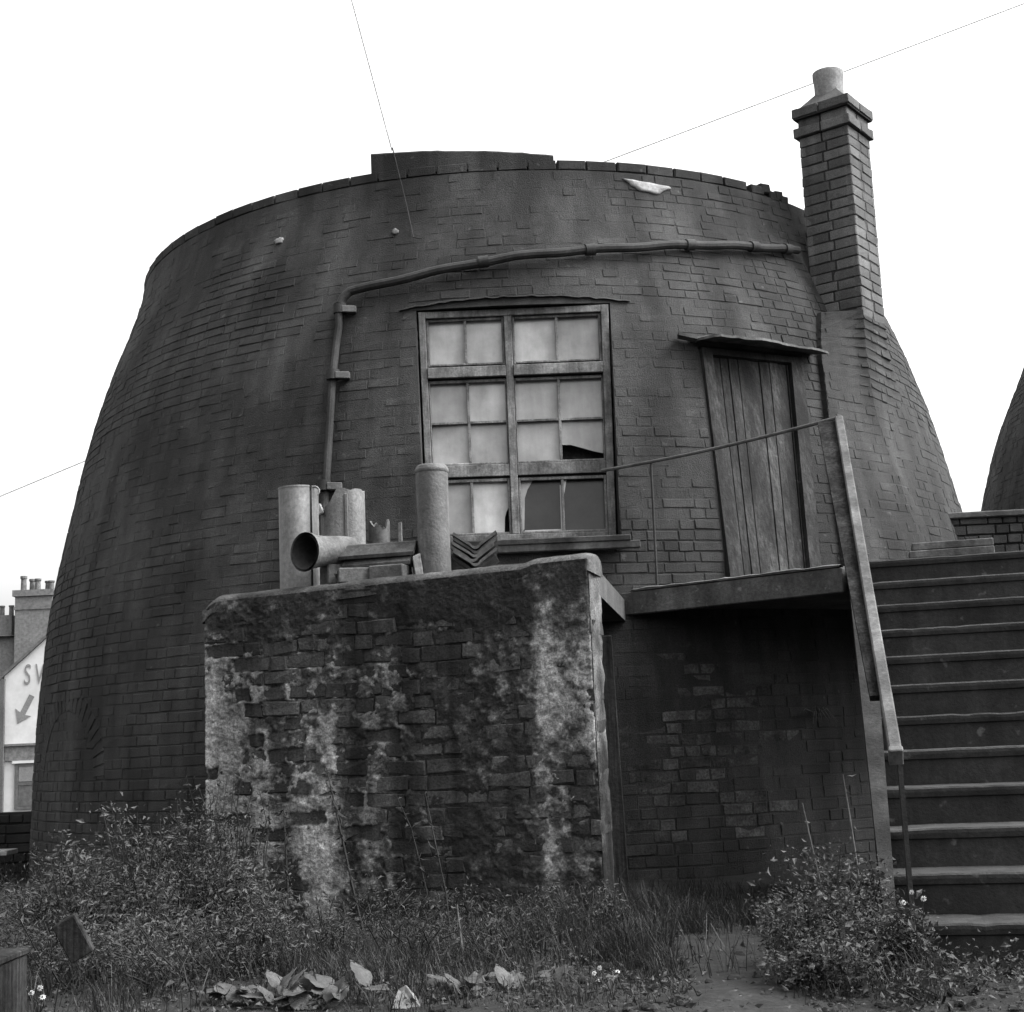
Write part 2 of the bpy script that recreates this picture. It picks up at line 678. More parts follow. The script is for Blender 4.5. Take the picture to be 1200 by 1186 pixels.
# coping of bricks on edge round the rim, broken away near the chimney
kit_c = BrickKit('tower_brick', h=.075, depth=.24, jit=.006)
V = []
cop_specs = []
th = -math.pi
while th < math.pi:
    L = .222 * random.uniform(.95, 1.05)
    thc = th + L / 2 / 3.42
    broken = R(37) < thc < R(52)
    if not (broken and random.random() < .85) and random.random() > .02:
        t = Vector((math.cos(thc), math.sin(thc), 0))
        n = Vector((math.sin(thc), -math.cos(thc), 0))
        me, sx = kit_c.pick(L)
        cop_specs.append((frame_matrix(on_tower(thc, 5.203 + random.uniform(-.003, .003), .002), t, n, sx), me))
    th += (L + .012) / 3.42
cop_specs.sort(key=lambda s: s[0].translation.y)
for mm, me in cop_specs[:34]:
    link('coping_brick', me, tower, mm)
lay(kit_c, cop_specs[34:], tower, 0, 'coping')
for thd, zz, Lb, tl in ((37.2, 5.200, .13, .0), (38.9, 5.232, .10, .25), (40.4, 5.185, .105, -.2), (41.6, 5.205, .09, .15), (42.6, 5.175, .10, 0)):
    thc = R(thd)
    t = Vector((math.cos(thc), math.sin(thc), tl * .4))
    n = Vector((math.sin(thc), -math.cos(thc), 0))
    me, sx = kit_c.pick(Lb)
    link('coping_brick', me, tower, frame_matrix(on_tower(thc, zz, .004), t, n, sx))
# ring of mortar below the coping so that no gaps show
MB().lathe([(3.40, 5.05), (3.405, 5.185), (3.20, 5.185), (3.20, 5.05)], (0, 13.9, 0), 120, close=True).build('coping_bed', 'tower_mortar', tower)
# built-up section of the rim
NB = 24
b = MB()
V, F = [], []
for i in range(NB + 1):
    th = R(-16.4 + (7.1 + 16.4) * i / NB)
    zt = 5.405 + (5.285 - 5.405) * i / NB + random.uniform(-.003, .003)
    for off, z in ((.012, 5.19), (.014, zt - .012), (.004, zt), (-.2, zt), (-.2, 5.19)):
        V.append(Vector((3.42 * math.sin(th) + off * math.sin(th), 13.9 - (3.42 + off) * math.cos(th), z)))
for i in range(NB):
    for k in range(5):
        F.append((i * 5 + k, i * 5 + (k + 1) % 5, (i + 1) * 5 + (k + 1) % 5, (i + 1) * 5 + k))
F += [(0, 1, 2, 3, 4), tuple(NB * 5 + k for k in range(5))]
fix_normals(MB().add(V, F).build('raised_rim', 'tower_brick', tower))
# unseen roof disc and floor, added to keep the inside dark
b = MB().prism([(3.15 * math.cos(t), 13.9 + 3.15 * math.sin(t)) for t in np.linspace(0, 2 * math.pi, 48, endpoint=False)], 4.70, 4.76)
b.build('light_block_disc', 'dark', tower)
b = MB().prism([(3.8 * math.cos(t), 13.9 + 3.8 * math.sin(t)) for t in np.linspace(0, 2 * math.pi, 48, endpoint=False)], 1.74, 1.80)
b.build('inner_floor', 'dark', tower)


def wall_patch(name, mat, cx, cz, w, h, seed, parent, off=.012, shape=None):
    """Irregular thin plaster patch that follows the curved wall (angle, height)."""
    random.seed(seed)
    n = 22
    ring = []
    for k in range(n):
        t = 2 * math.pi * k / n
        if shape:
            f = k / n * len(shape)
            i = int(f)
            p, q = shape[i], shape[(i + 1) % len(shape)]
            u, v = p[0] + (q[0] - p[0]) * (f - i), p[1] + (q[1] - p[1]) * (f - i)
            u += random.uniform(-.05, .05)
            v += random.uniform(-.05, .05)
        else:
            rr = random.uniform(.75, 1.15)
            u, v = math.cos(t) * rr, math.sin(t) * rr
        ring.append((u, v))
    V, F = [], []
    for sc_, of in ((1.0, -.006), (.93, off), (.5, off + .002)):
        for u, v in ring:
            z = cz + v * h / 2 * sc_
            V.append(on_tower(cx + u * w / 2 * sc_ / rad(cz), z, of))
    V.append(on_tower(cx, cz, off + .002))
    for a in (0, n):
        for k in range(n):
            F.append((a + k, a + (k + 1) % n, a + n + (k + 1) % n, a + n + k))
    for k in range(n):
        F.append((2 * n + k, 2 * n + (k + 1) % n, 3 * n))
    return link(name, make_mesh(name, V, F, mat, True), parent)


wall_patch('plaster_patch', 'patch', R(19.3), 5.05, .42, .12, 3, tower, shape=[(-1, 1), (1, .35), (.3, -1), (-.4, -.7)])
wall_patch('plaster_patch', 'patch', R(-29.1), 4.81, .085, .06, 5, tower)
wall_patch('plaster_patch', 'paint', R(-12.7), 4.70, .05, .06, 6, tower)
random.seed(21)
# bricked-up arch low on the left flank: a proud ring of bricks on edge
for k in range(23):
    a = math.pi * (k + .5) / 23
    th = R(-53.5) - math.cos(a) * .62 / 4.33 * 1.0
    z = .78 + math.sin(a) * .58
    slope = -.04
    t = Vector((math.cos(th), math.sin(th), 0))
    n = Vector((math.sin(th), -math.cos(th), .04)).normalized()
    u = t.cross(n)
    if u.z < 0: u = -u
    rad_dir = (-t * math.cos(a) + u * math.sin(a)).normalized()
    tan_dir = rad_dir.cross(n)
    me = random.choice(kit_t.fam[.105])
    mm = Matrix((rad_dir * 1.6, n, tan_dir)).transposed().to_4x4()
    mm.translation = on_tower(th, z, .003)
    link('arch_brick', me, tower, mm)

# ---- window
wnd = MB()
wnd.hexa([win(-.005, 1.005, -.16), win(1.005, 1.005, -.16), win(1.005, 1.005, -.18), win(-.005, 1.005, -.18),
          win(-.005, -.005, -.16), win(1.005, -.005, -.16), win(1.005, -.005, -.18), win(-.005, -.005, -.18)])
backing = wnd.build('window', 'timber', tower)


def wbar(name, u0, u1, v0, v1, d0, d1, mat, parent, ch=.004):
    """A bar of joinery on the window plane, slightly chamfered."""
    b = MB()
    cu, cv = ch / 1.33, ch / 1.73
    P = [win(u0, v1, d0), win(u1, v1, d0), win(u1, v0, d0), win(u0, v0, d0),
         win(u0, v1, d1 - ch), win(u1, v1, d1 - ch), win(u1, v0, d1 - ch), win(u0, v0, d1 - ch),
         win(u0 + cu, v1 - cv, d1), win(u1 - cu, v1 - cv, d1), win(u1 - cu, v0 + cv, d1), win(u0 + cu, v0 + cv, d1)]
    Fq = [(0, 3, 2, 1), (8, 9, 10, 11)]
    for a in (0, 4):
        for k in range(4):
            Fq.append((a + k, a + (k + 1) % 4, a + 4 + (k + 1) % 4, a + 4 + k))
    b.add(P, Fq)
    return fix_normals(b.build(name, mat, parent))


def U(px, py):
    xl = 490 + (py - 366) * (503 - 490) / (635 - 366)
    xr = 712 + (py - 358) * (722 - 712) / (632 - 358)
    return (px - xl) / (xr - xl)


def Vv(px, py):
    yt = 366 + (px - 490) * (358 - 366) / 222
    yb = 635 + (px - 503) * (632 - 635) / 219
    return (py - yt) / (yb - yt)


fu = .030
wbar('frame', 0, fu + .006, 0, 1, -.10, .030, 'paint', backing)
wbar('frame', 1 - fu - .010, 1, 0, 1, -.10, .030, 'paint', backing)
wbar('frame', fu + .0065, 1 - fu - .0105, 0, .030, -.10, .028, 'paint', backing)
wbar('frame', fu + .0065, 1 - fu - .0105, .965, 1, -.10, .028, 'paint', backing)
uc = U(599, 480)
wbar('mullion', uc - .020, uc + .020, .0305, .9645, -.10, .024, 'paint', backing)
rows = [(.045, .232, 1), (.318, .662, 2), (.745, .955, 1)]       # glazed heights of the three lights
for vt0, vt1 in ((.250, .296), (.672, .722)):
    for a, b_ in ((fu + .0065, uc - .0205), (uc + .0205, 1 - fu - .0105)):
        wbar('transom', a, b_, vt0, vt1, -.09, .045 if vt0 < .5 else .018, 'paint', backing)
        wbar('transom_drip', a, b_, vt1 + .001, vt1 + .012, -.09, -.015, 'dark', backing)


def pane(u0, u1, v0, v1, hole=None, ang=0.0, mat='glass', dd=-.035):
    """A pane, or what is left of one: hole = polygon list of the remaining glass in 0..1 of the pane."""
    polys = [[(0, 0), (1, 0), (1, 1), (0, 1)]] if hole is None else hole
    b = MB()
    for pl in polys:
        n = len(pl)
        P = [win(u0 + (u1 - u0) * a, v0 + (v1 - v0) * c, dd + ang * (a - .5) * .01) for a, c in pl]
        Q = [win(u0 + (u1 - u0) * a, v0 + (v1 - v0) * c, dd - .004 + ang * (a - .5) * .01) for a, c in pl]
        b.add(P + Q, [tuple(range(n)), tuple(range(2 * n - 1, n - 1, -1))] + [(i, n + i, n + (i + 1) % n, (i + 1) % n) for i in range(n)])
    return fix_normals(b.build('pane', mat, backing))


HOLES = {(1, 1, 3): [[(0, 0), (1, 0), (1, .86), (.75, .80), (.45, .70), (.2, .62), (.03, .62), (0, .6)]],
         (2, 0, 1): [[(0, 0), (1, 0), (1, .52), (.93, .60), (.88, .72), (.86, 1), (0, 1)]],
         (2, 1, 0): [[(0, 0), (.30, 0), (.16, .18), (.09, .34), (.05, .95), (0, 1)], [(.97, .1), (1, .1), (1, 1), (.05, 1), (.06, .975), (.96, .97)]],
         (2, 1, 1): [[(0, 0), (.08, 0), (.03, .2), (0, .3)]]}
lights = [(fu + .0065, uc - .0205), (uc + .0205, 1 - fu - .0105)]
for ri_, (v0, v1, nr) in enumerate(rows):
    for ci, (a, b_) in enumerate(lights):
        ins = .014 if ri_ != 1 else .008
        wbar('sash', a, a + ins, v0 - .013, v1 + .013, -.07, .004, 'paint', backing)
        wbar('sash', b_ - ins, b_, v0 - .013, v1 + .013, -.07, .004, 'paint', backing)
        wbar('sash', a + ins + .0005, b_ - ins - .0005, v0 - .013, v0, -.07, .003, 'paint', backing)
        wbar('sash', a + ins + .0005, b_ - ins - .0005, v1, v1 + .010, -.07, .003, 'paint', backing)
        aa, bb = a + ins, b_ - ins
        mid = (aa + bb) / 2
        wbar('glazing_bar', mid - .007, mid + .007, v0, v1, -.055, .000, 'paint', backing, .002)
        if nr == 2:
            mv = (v0 + v1) / 2
            wbar('glazing_bar', aa, mid - .0072, mv - .005, mv + .005, -.053, -.001, 'paint', backing, .002)
            wbar('glazing_bar', mid + .0072, bb, mv - .005, mv + .005, -.053, -.001, 'paint', backing, .002)
            cells = [(v0, mv - .005), (mv + .005, v1)]
        else:
            cells = [(v0, v1)]
        for k, (c0, c1) in enumerate(cells):
            pane(aa, mid - .007, c0, c1, HOLES.get((ri_, ci, k * 2)), random.uniform(-1, 1))
            pane(mid + .007, bb, c0, c1, HOLES.get((ri_, ci, k * 2 + 1)), random.uniform(-1, 1))
            if ri_ == 2 and ci == 1:            # sooty glass still in the lower right light
                pane(aa, mid - .007, c0, c1, None, .3, 'dark_glass', -.045)
                pane(mid + .007, bb, c0, c1, None, -.3, 'dark_glass', -.045)
# sill boards
b = MB().box((.06, 9.79, 2.228), (.72, 0, 0), (0, .20, .02), (0, -.002, .02), .006)
b.build('sill', 'timber', backing)
MB().box((.12, 9.63, 2.165), (.72, 0, 0), (0, .03, 0), (0, 0, .025), .005).build('sill', 'timber', backing)
# ragged drip line above the window
random.seed(31)
V, F = [], []
for k in range(41):
    x = -.75 + 1.66 * k / 40
    z = 3.995 + .045 * (1 - (k / 20 - 1) ** 2) + random.uniform(-.006, .006)
    th = math.asin(x / rad(z))
    for o_, dz in ((-.03, 0), (.020, 0), (.018, .012), (-.03, .02)):
        V.append(on_tower(th, z + dz + .012, o_))
for k in range(40):
    for q in range(4):
        F.append((k * 4 + q, k * 4 + (q + 1) % 4, k * 4 + 4 + (q + 1) % 4, k * 4 + 4 + q))
F += [(0, 1, 2, 3), (160, 161, 162, 163)]
fix_normals(MB().add(V, F).build('drip_mould', 'tower_brick', tower))

# ---- plank door, frame and hood
door = MB().hexa([door_pt(-.05, 1, -.10), door_pt(1.05, 1, -.10), door_pt(1.05, 1, -.12), door_pt(-.05, 1, -.12),
                  door_pt(-.05, 0, -.10), door_pt(1.05, 0, -.10), door_pt(1.05, 0, -.12), door_pt(-.05, 0, -.12)]).build('door', 'dark', tower)


def dbar(name, u0, u1, v0, v1, d0, d1, mat):
    P = [door_pt(u0, v1, d0), door_pt(u1, v1, d0), door_pt(u1, v1, d1), door_pt(u0, v1, d1),
         door_pt(u0, v0, d0), door_pt(u1, v0, d0), door_pt(u1, v0, d1), door_pt(u0, v0, d1)]
    return fix_normals(MB().hexa(P).build(name, mat, door))


u = .06
k = 0
while u < .90:
    w = random.uniform(.085, .125)
    w = min(w, .905 - u)
    dbar('plank', u + .004, u + w - .004, .035, random.uniform(.985, .998), -.06, .0 + random.uniform(-.008, .006), 'door_wood')
    u += w
dbar('door_frame', -.055, .05, .005, 1, -.09, .035, 'door_wood')
dbar('door_frame', .915, 1.055, .005, 1, -.09, .035, 'door_wood')
dbar('door_frame', .0505, .9145, .005, .033, -.09, .033, 'door_wood')
# hood: a warped board on the wall with a ragged left end
V, F = [], []
NH = 26
for k in range(NH + 1):
    f = k / NH
    th = R(20.0 + 16.2 * f)
    z = 3.735 - .01 * f + .006 * math.sin(f * 9) * .4 + random.uniform(-.004, .004)
    dp = .20 + .03 * math.sin(f * 5)
    if k < 3:
        dp *= .35 + .25 * k + random.uniform(-.1, .1)
    for o_, dz in ((-.02, -.012), (dp, -.050 + .004 * math.sin(f * 17)), (dp, -.030 + .004 * math.sin(f * 17)), (-.02, .018)):
        V.append(on_tower(th, z + dz, 0) + Vector((math.sin(th), -math.cos(th), 0)) * o_)
for k in range(NH):
    for q in range(4):
        F.append((k * 4 + q, k * 4 + (q + 1) % 4, k * 4 + 4 + (q + 1) % 4, k * 4 + 4 + q))
F += [(0, 1, 2, 3), tuple(NH * 4 + q for q in range(4))]
fix_normals(MB().add(V, F).build('door_hood', 'timber', tower))
# splintered stub left of the hood
MB().box(on_tower(R(19.3), 3.72, .06), (.07, .02, -.012), (0, -.05, 0), (0, 0, .012)).build('hood_splinter', 'pale_timber', tower)

# ------------------------------------------------------------------ iron pipe on the kiln
pipe = tag(empty('drain_pipe', on_tower(R(-17.8), 1.9, .06)), 'old iron pipe bending over the window and running down the kiln wall', 'pipe')
key = [(-18.17, 4.10), (-17.2, 4.19), (-11.14, 4.247), (1.15, 4.371), (12.87, 4.446), (23.86, 4.535), (33, 4.60), (40.3, 4.665)]
pts = []
for i in range(61):
    f = i / 60 * (40.3 + 17.0) - 17.0
    z = float(np.interp(f, [k[0] for k in key], [k[1] for k in key]))
    pts.append(on_tower(R(f), z + .006 * math.sin(f * .7), .06))
pts = [on_tower(R(-17.95), 4.10, .06), on_tower(R(-17.7), 4.15, .062)] + pts
auto_smooth(MB().tube(pts, .033, 10).build('horizontal_pipe', 'pipe', pipe))
dn = [on_tower(R(-17.95 + .1 * math.sin(z * 3)), z, .06 if z > 4.0 else .035) for z in np.linspace(4.10, 1.86, 26)]
auto_smooth(MB().tube(dn, .027, 10).build('down_pipe', 'pipe', pipe))
for th, z in ((-17.95, 4.06), (-17.9, 3.53), (-17.9, 2.7)):
    a = on_tower(R(th), z, .06)
    auto_smooth(MB().tube([a - Vector((0, 0, .035)), a + Vector((0, 0, .035))], .048, 12).build('collar', 'pipe', pipe))
    MB().box(on_tower(R(th + 1.0), z - .01, .04), (.05, .012, 0), (0, -.03, 0), (0, 0, .025), .004).build('bracket', 'iron', pipe)
for f in (-2, 10, 22.5, 32, 38):
    z = float(np.interp(f, [k[0] for k in key], [k[1] for k in key]))
    a, c_ = on_tower(R(f - .55), z - .004, .06), on_tower(R(f + .55), z + .004, .06)
    auto_smooth(MB().tube([a, c_], .043, 12).build('collar', 'pipe', pipe))

# thin cable down the kiln's face
cab = MB().tube([on_tower(R(a), z, .02) for a, z in ((-13.4, 5.42), (-12.6, 5.2), (-12.0, 5.05), (-11.3, 4.88), (-10.3, 4.62), (-9.2, 4.6))], .0045, 6).build('cable', 'stalk')
tag(cab, 'thin dark cable hanging down the kiln wall below its rim', 'cable')

# ------------------------------------------------------------------ chimney stack on the kiln rim
chim = tag(empty('chimney_stack', (2.78, 11.45, 4.0)), 'tall square brick chimney stack with one clay pot on the kiln rim', 'chimney')
CK = .977
NR = Vector((2.845 * CK, 11.20 * CK, 0))                  # near corner
FD = Vector((-.80, .60, 0))                     # along the front face, to the left
SD = Vector((.60, .80, 0))                      # along the right face, backwards
CW = .43 * CK
def cz(z): return EYE + (z + (.085 if z < 6.1 and z > 5.6 else 0) - EYE) * CK
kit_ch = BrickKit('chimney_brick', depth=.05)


def chim_rect(off, taper=0.0):
    a = NR - (FD + SD) * off
    w = CW + 2 * off
    return [a, a + FD * w, a + FD * w + SD * w, a + SD * w]


b = MB()
p = chim_rect(-.005)
b.hexa([Vector((q.x, q.y, 4.06)) for q in p] + [Vector((q.x, q.y, cz(5.92))) for q in p])
fix_normals(b.build('mortar_core', 'tower_mortar', chim))
specs = []
z = 4.09
row = 0
while z < cz(5.90):
    proud = 0.0
    if cz(5.66) < z < cz(5.73) + .01: proud = .030
    if cz(5.80) < z < cz(5.86) + .02: proud = .034
    rc = chim_rect(proud)
    for fi, (a, d, nrm) in enumerate(((rc[0], FD, -SD), (rc[0], SD, -FD), (rc[1], SD, FD), (rc[3], FD, SD))):
        w = CW + 2 * proud
        lens = [.222, w - .222 - .012] if row % 2 == fi % 2 else [w - .222 - .012, .222]
        s = 0
        for L in lens:
            me, sx = kit_ch.pick(L)
            c_ = a + d * (s + L / 2)
            specs.append((frame_matrix(Vector((c_.x, c_.y, z)) + nrm * random.uniform(-.003, .003), d, nrm, sx), me))
            s += L + .012
    z += COURSE
    row += 1
specs.sort(key=lambda s: -s[0].translation.z)
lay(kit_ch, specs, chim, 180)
for zz, pr in ((cz(5.695), .022), (cz(5.845), .026)):
    q = chim_rect(pr)
    MB().hexa([Vector((c.x, c.y, zz - .03)) for c in q] + [Vector((c.x, c.y, zz + .03)) for c in q]).build('corbel_band', 'tower_mortar', chim)
q0, q1 = chim_rect(.004), chim_rect(-.13)
b = MB().hexa([Vector((c.x, c.y, cz(5.9))) for c in q0] + [Vector((c.x, c.y, cz(6.06))) for c in q1])
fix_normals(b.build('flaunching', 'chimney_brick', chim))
pc = (q0[0] + q0[2]) / 2
inw = Vector((-pc.x, 13.9 - pc.y, 0)).normalized()
TH0 = ([1.8, 2.8, 3.72, 4.4], [32.6, 34.3, 37.2, 42.0])


def breast(z):
    """Plan of the brick mass that carries the chimney: left edge, near corner, right end on the kiln wall."""
    f = sstep(z, 2.3, 4.1)
    p0 = on_tower(R(float(np.interp(z, *TH0))), z, .05)
    w1 = on_tower(R(46), z, .035)
    p1 = Vector((w1.x, w1.y, 0)).lerp(Vector((NR.x, NR.y, 0)), f)
    w2 = on_tower(R(58), z, -.02)
    rc_ = NR + SD * CW
    p2 = Vector((w2.x, w2.y, 0)).lerp(Vector((rc_.x, rc_.y, 0)), f ** 3)
    e0 = on_tower(R(float(np.interp(z, *TH0)) + .1), z, -.10)
    return [Vector((q.x, q.y, z)) for q in (e0, p0, p0.lerp(Vector((p1.x, p1.y, z)), .5), p1, p2)]


V, F = [], []
zs = np.linspace(1.80, 4.10, 30)
for z in zs:
    V += breast(float(z))
for i in range(len(zs) - 1):
    for k in range(4):
        F.append((i * 5 + k, i * 5 + k + 1, (i + 1) * 5 + k + 1, (i + 1) * 5 + k))
link('breast_core', make_mesh('breast_core', V, F, 'tower_mortar'), chim)
bspecs = []
z = 1.92
row = 0
while z < 4.07:
    P_ = breast(z)
    for qa, qb in ((P_[1], P_[3]), (P_[3], P_[4])):
        d_ = qb - qa
        Lt = d_.length
        d_.normalize()
        nrm = Vector((d_.y, -d_.x, .18)).normalized()
        for s_, L in run_lengths(Lt, row):
            e0_, e1_ = max(0.0, s_), min(Lt, s_ + L)
            if e1_ - e0_ < .03:
                continue
            me, sx = kit_t.pick(e1_ - e0_)
            bspecs.append((frame_matrix(qa + d_ * ((e0_ + e1_) / 2) + nrm * random.gauss(.002, .0016), d_, nrm, sx), me))
    z += TCOURSE
    row += 1
bspecs.sort(key=lambda q: -q[0].translation.z)
lay(kit_t, bspecs, chim, 110, 'breast_brickwork')
auto_smooth(fix_normals(MB().lathe([(.112, cz(5.98)), (.117, cz(6.06)), (.116, cz(6.20)), (.119, cz(6.25)), (.124, cz(6.27)), (.124, cz(6.325)), (.110, cz(6.33)), (.10, cz(6.30)), (.095, cz(6.0))],
           (pc.x - .01, pc.y, 0), 28).build('chimney_pot', 'clay', chim)))

# ------------------------------------------------------------------ second kiln at the right edge, wall between
T2 = Vector((9.64, 17.0, 0))
_rad_main = rad


def rad(z):                         # the far kiln goes on narrowing to a higher rim
    return _rad_main(z) if z < 4.5 else _rad_main(4.5) - .46 * (z - 4.5)


kiln2 = tag(empty('brick_kiln', (5.6, 16.0, 0)), 'second round brick kiln cut off by the right edge of the picture', 'kiln')
tower_core('wall', 'tower_mortar', kiln2, T2, 6.6)
specs = tower_bricks(kit_t, T2, 6.6, R(-130), R(20), openings=False)
specs.sort(key=lambda s: abs(s[0].translation.x - 5.9) + abs(s[0].translation.y - 15.8) + abs(s[0].translation.z - 4.2))
lay(kit_t, specs, kiln2, 120)
rad = _rad_main


def flat_wall(name, label, a, b_, z0, z1, thick, kit, mortar, keep, group=None, coping=None, both=False, cat='wall'):
    """Straight brick wall from a to b_ (its face towards the camera)."""
    a, b_ = Vector((a[0], a[1], 0)), Vector((b_[0], b_[1], 0))
    d = (b_ - a).normalized()
    n = Vector((d.y, -d.x, 0))
    L0 = (b_ - a).length
    w = tag(empty(name, ((a + b_) / 2).to_tuple()[:2] + (z0,)), label, cat, group)
    c = (a + b_) / 2 - n * (thick / 2 + .011)
    MB().box((c.x, c.y, (z0 + z1) / 2), d * (L0 / 2 - .012), n * (thick / 2 - .011), (0, 0, (z1 - z0) / 2 - .004)).build('mortar_core', mortar, w)
    sp = []
    z = z0 + COURSE / 2
    row = 0
    while z < z1:
        for s, L in run_lengths(L0, row):
            e0, e1 = max(0, s), min(L0, s + L)
            if e1 - e0 < .03:
                continue
            me, sx = kit.pick(e1 - e0)
            q = a + d * ((e0 + e1) / 2)
            sp.append((frame_matrix(Vector((q.x, q.y, z + random.uniform(-.003, .003))) + n * random.uniform(-.004, .004), d, n, sx), me))
        z += COURSE
        row += 1
    return w, sp, d, n


bw_, sp, d, n = flat_wall('boundary_wall', 'short dark brick wall closing the gap between the two kilns', (3.0, 11.75), (6.6, 11.55), 0, 2.55, .23, kit_t, 'tower_mortar', 60)
sp.sort(key=lambda s: -s[0].translation.z)
lay(kit_t, sp, bw_, 80)
MB().box((4.8, 11.76, 2.572), (1.85, -.1, 0), (.008, .14, 0), (0, 0, .025), .008).build('coping', 'concrete', bw_)

# low wall at the left edge
lw, sp, d, n = flat_wall('garden_wall', 'low crumbling brick wall left of the big kiln', (-8.0, 13.1), (-4.0, 13.0), -.1, .50, .23, kit_t, 'tower_mortar', 150)
sp.sort(key=lambda s: -s[0].translation.x)
lay(kit_t, sp, lw, 130)
ledge = MB().box((-5.4, 12.55, .185), (1.1, -.02, 0), (0, .14, 0), (0, 0, .022), .006).build('plank', 'patch')
tag(ledge, 'pale weathered plank lying along the foot of the low left wall', 'plank')
for q in (-6.2, -4.6):
    MB().box((q, 12.55, .06), (.06, 0, 0), (0, .1, 0), (0, 0, .10), .006).build('support', 'tower_mortar', ledge)

# ------------------------------------------------------------------ brick shed in front
SA, SB_ = Vector((-1.77, 8.27, 0)), Vector((.385, 7.60, 0))
sd = (SB_ - SA).normalized()
sn = Vector((sd.y, -sd.x, 0))
SL = (SB_ - SA).length
shed = tag(empty('brick_shed', ((SA + SB_) / 2).to_tuple()), 'low square brick shed with crumbling pale render and rounded cement top', 'shed')
kit_s = BrickKit('shed_brick', h=.073, depth=.06, jit=.009, n=10)


def shed_top(s):
    f = s / SL
    z = 1.775 + .055 * f
    if s < .10: z -= .06 * (1 - s / .10) ** 2
    if f > .84: z += .022 * min(1, (f - .84) / .03)
    return z


c = (SA + SB_) / 2 - sn * .125
MB().box((c.x, c.y, .84), sd * (SL / 2 - .012), sn * .113, (0, 0, .87)).build('mortar_core', 'tower_mortar', shed)
specs = []
BARE = []
z = .02
row = 0
while z < 1.74:
    for s, L in run_lengths(SL, row):
        e0, e1 = max(0, s), min(SL, s + L)
        if e1 - e0 < .03:
            continue
        if random.random() < .02:
            continue                      # fallen-out brick
        me, sx = kit_s.pick(e1 - e0)
        q = SA + sd * ((e0 + e1) / 2)
        out = random.gauss(0, .004)
        BARE.append((e0, e1, z, random.random()))
        specs.append((frame_matrix(Vector((q.x, q.y, z + random.uniform(-.005, .005))) + sn * out, sd + Vector((0, 0, random.gauss(0, .022))), sn, sx), me))
    z += COURSE + .002
    row += 1
# right end of the wall
for i in range(20):
    me, sx = kit_s.pick(.215)
    q = SB_ - sn * .12
    specs.append((frame_matrix(Vector((q.x, q.y, .02 + i * .085)) + sd * random.gauss(0, .004), -sn, sd, sx), me))
random.shuffle(specs)
lay(kit_s, specs, shed, 300)


def pale(s, z):
    """Lime render left on the wall (1) against soot and bare brick (0)."""
    n1 = fbm(s, z, 1.7, 2.2, 6)
    n2 = fbm(s, z, 7.1, 9.0, 5)
    n3 = fbm(s * 1.0, z * .25, 4.4, 5.0, 4)
    v = .12 + .20 * n1 + .28 * n2 + .14 * n3 + .16 * fbm(s, z, 9.1, 26.0, 3)
    v += .30 * sstep(s, 1.93 + .05 * n2, 1.99 + .05 * n2) * sstep(z, .75, .95) * (1 - sstep(z, 1.62, 1.75))
    v += .20 * math.exp(-((s - .05) / .17) ** 2) * (1 - sstep(z, 1.45, 1.6))
    v += .17 * (1 - sstep(s, .55, 1.2)) * (1 - sstep(z, .85, 1.15))
    v += .10 * (1 - sstep(s, .9, 1.5)) * (1 - sstep(z, 1.2, 1.5))
    v -= .16 * sstep(z, 1.38, 1.55)
    v += .26 * sstep(fbm(s, z, 21.1, 34.0, 4), .12, .55) * (.4 + 1.2 * max(0, v)) + .12 * sstep(fbm(s, z * 1.6, 31.1, 13.0, 4), .2, .6)
    v -= .13 * sstep(s, 1.15, 1.3) * (1 - sstep(s, 1.86, 1.96))
    wob = .05 * fbm(0, z, 2.0, 3.0, 3)
    for s0, w, k, z0, z1 in ((.45, .05, .20, .55, 1.4), (.86, .06, .26, .0, 1.35), (1.37, .09, .34, 0, 1.45), (1.75, .12, .20, .0, 1.3), (2.17, .10, .22, 0, .78), (1.1, .04, .12, .2, 1.2)):
        if z0 <= z <= z1 + .1:
            v -= k * math.exp(-((s - s0 - wob) / w) ** 2) * (1 - sstep(z, z1 - .15, z1 + .1))
    return min(1, max(0, v))


rows_ = {}
for e0, e1, zb, rv in BARE:
    rows_.setdefault(round(zb, 3), []).append((e0, e1, rv))
rowz = sorted(rows_)


def bare(s, z):
    """1 on the face of a brick that has lost its render, 0 elsewhere (wobbly edges)."""
    s += .018 * fbm(s, z, 3.3, 16.0, 4)
    z += .013 * fbm(s, z, 8.3, 16.0, 4)
    k = min(range(len(rowz)), key=lambda i: abs(rowz[i] - z))
    for e0, e1, rv in rows_[rowz[k]]:
        if e0 <= s <= e1:
            d = min(s - e0, e1 - s, .0375 - abs(z - rowz[k]))
            zone = .20 + .34 * math.exp(-((s - .8) / .5) ** 2 - ((z - 1.15) / .3) ** 2) - .22 * sstep(s, 1.3, 1.6) - .25 * sstep(z, 1.45, 1.6)
            return sstep(d, -.002, .010) if rv < zone else 0.0
    return 0.0


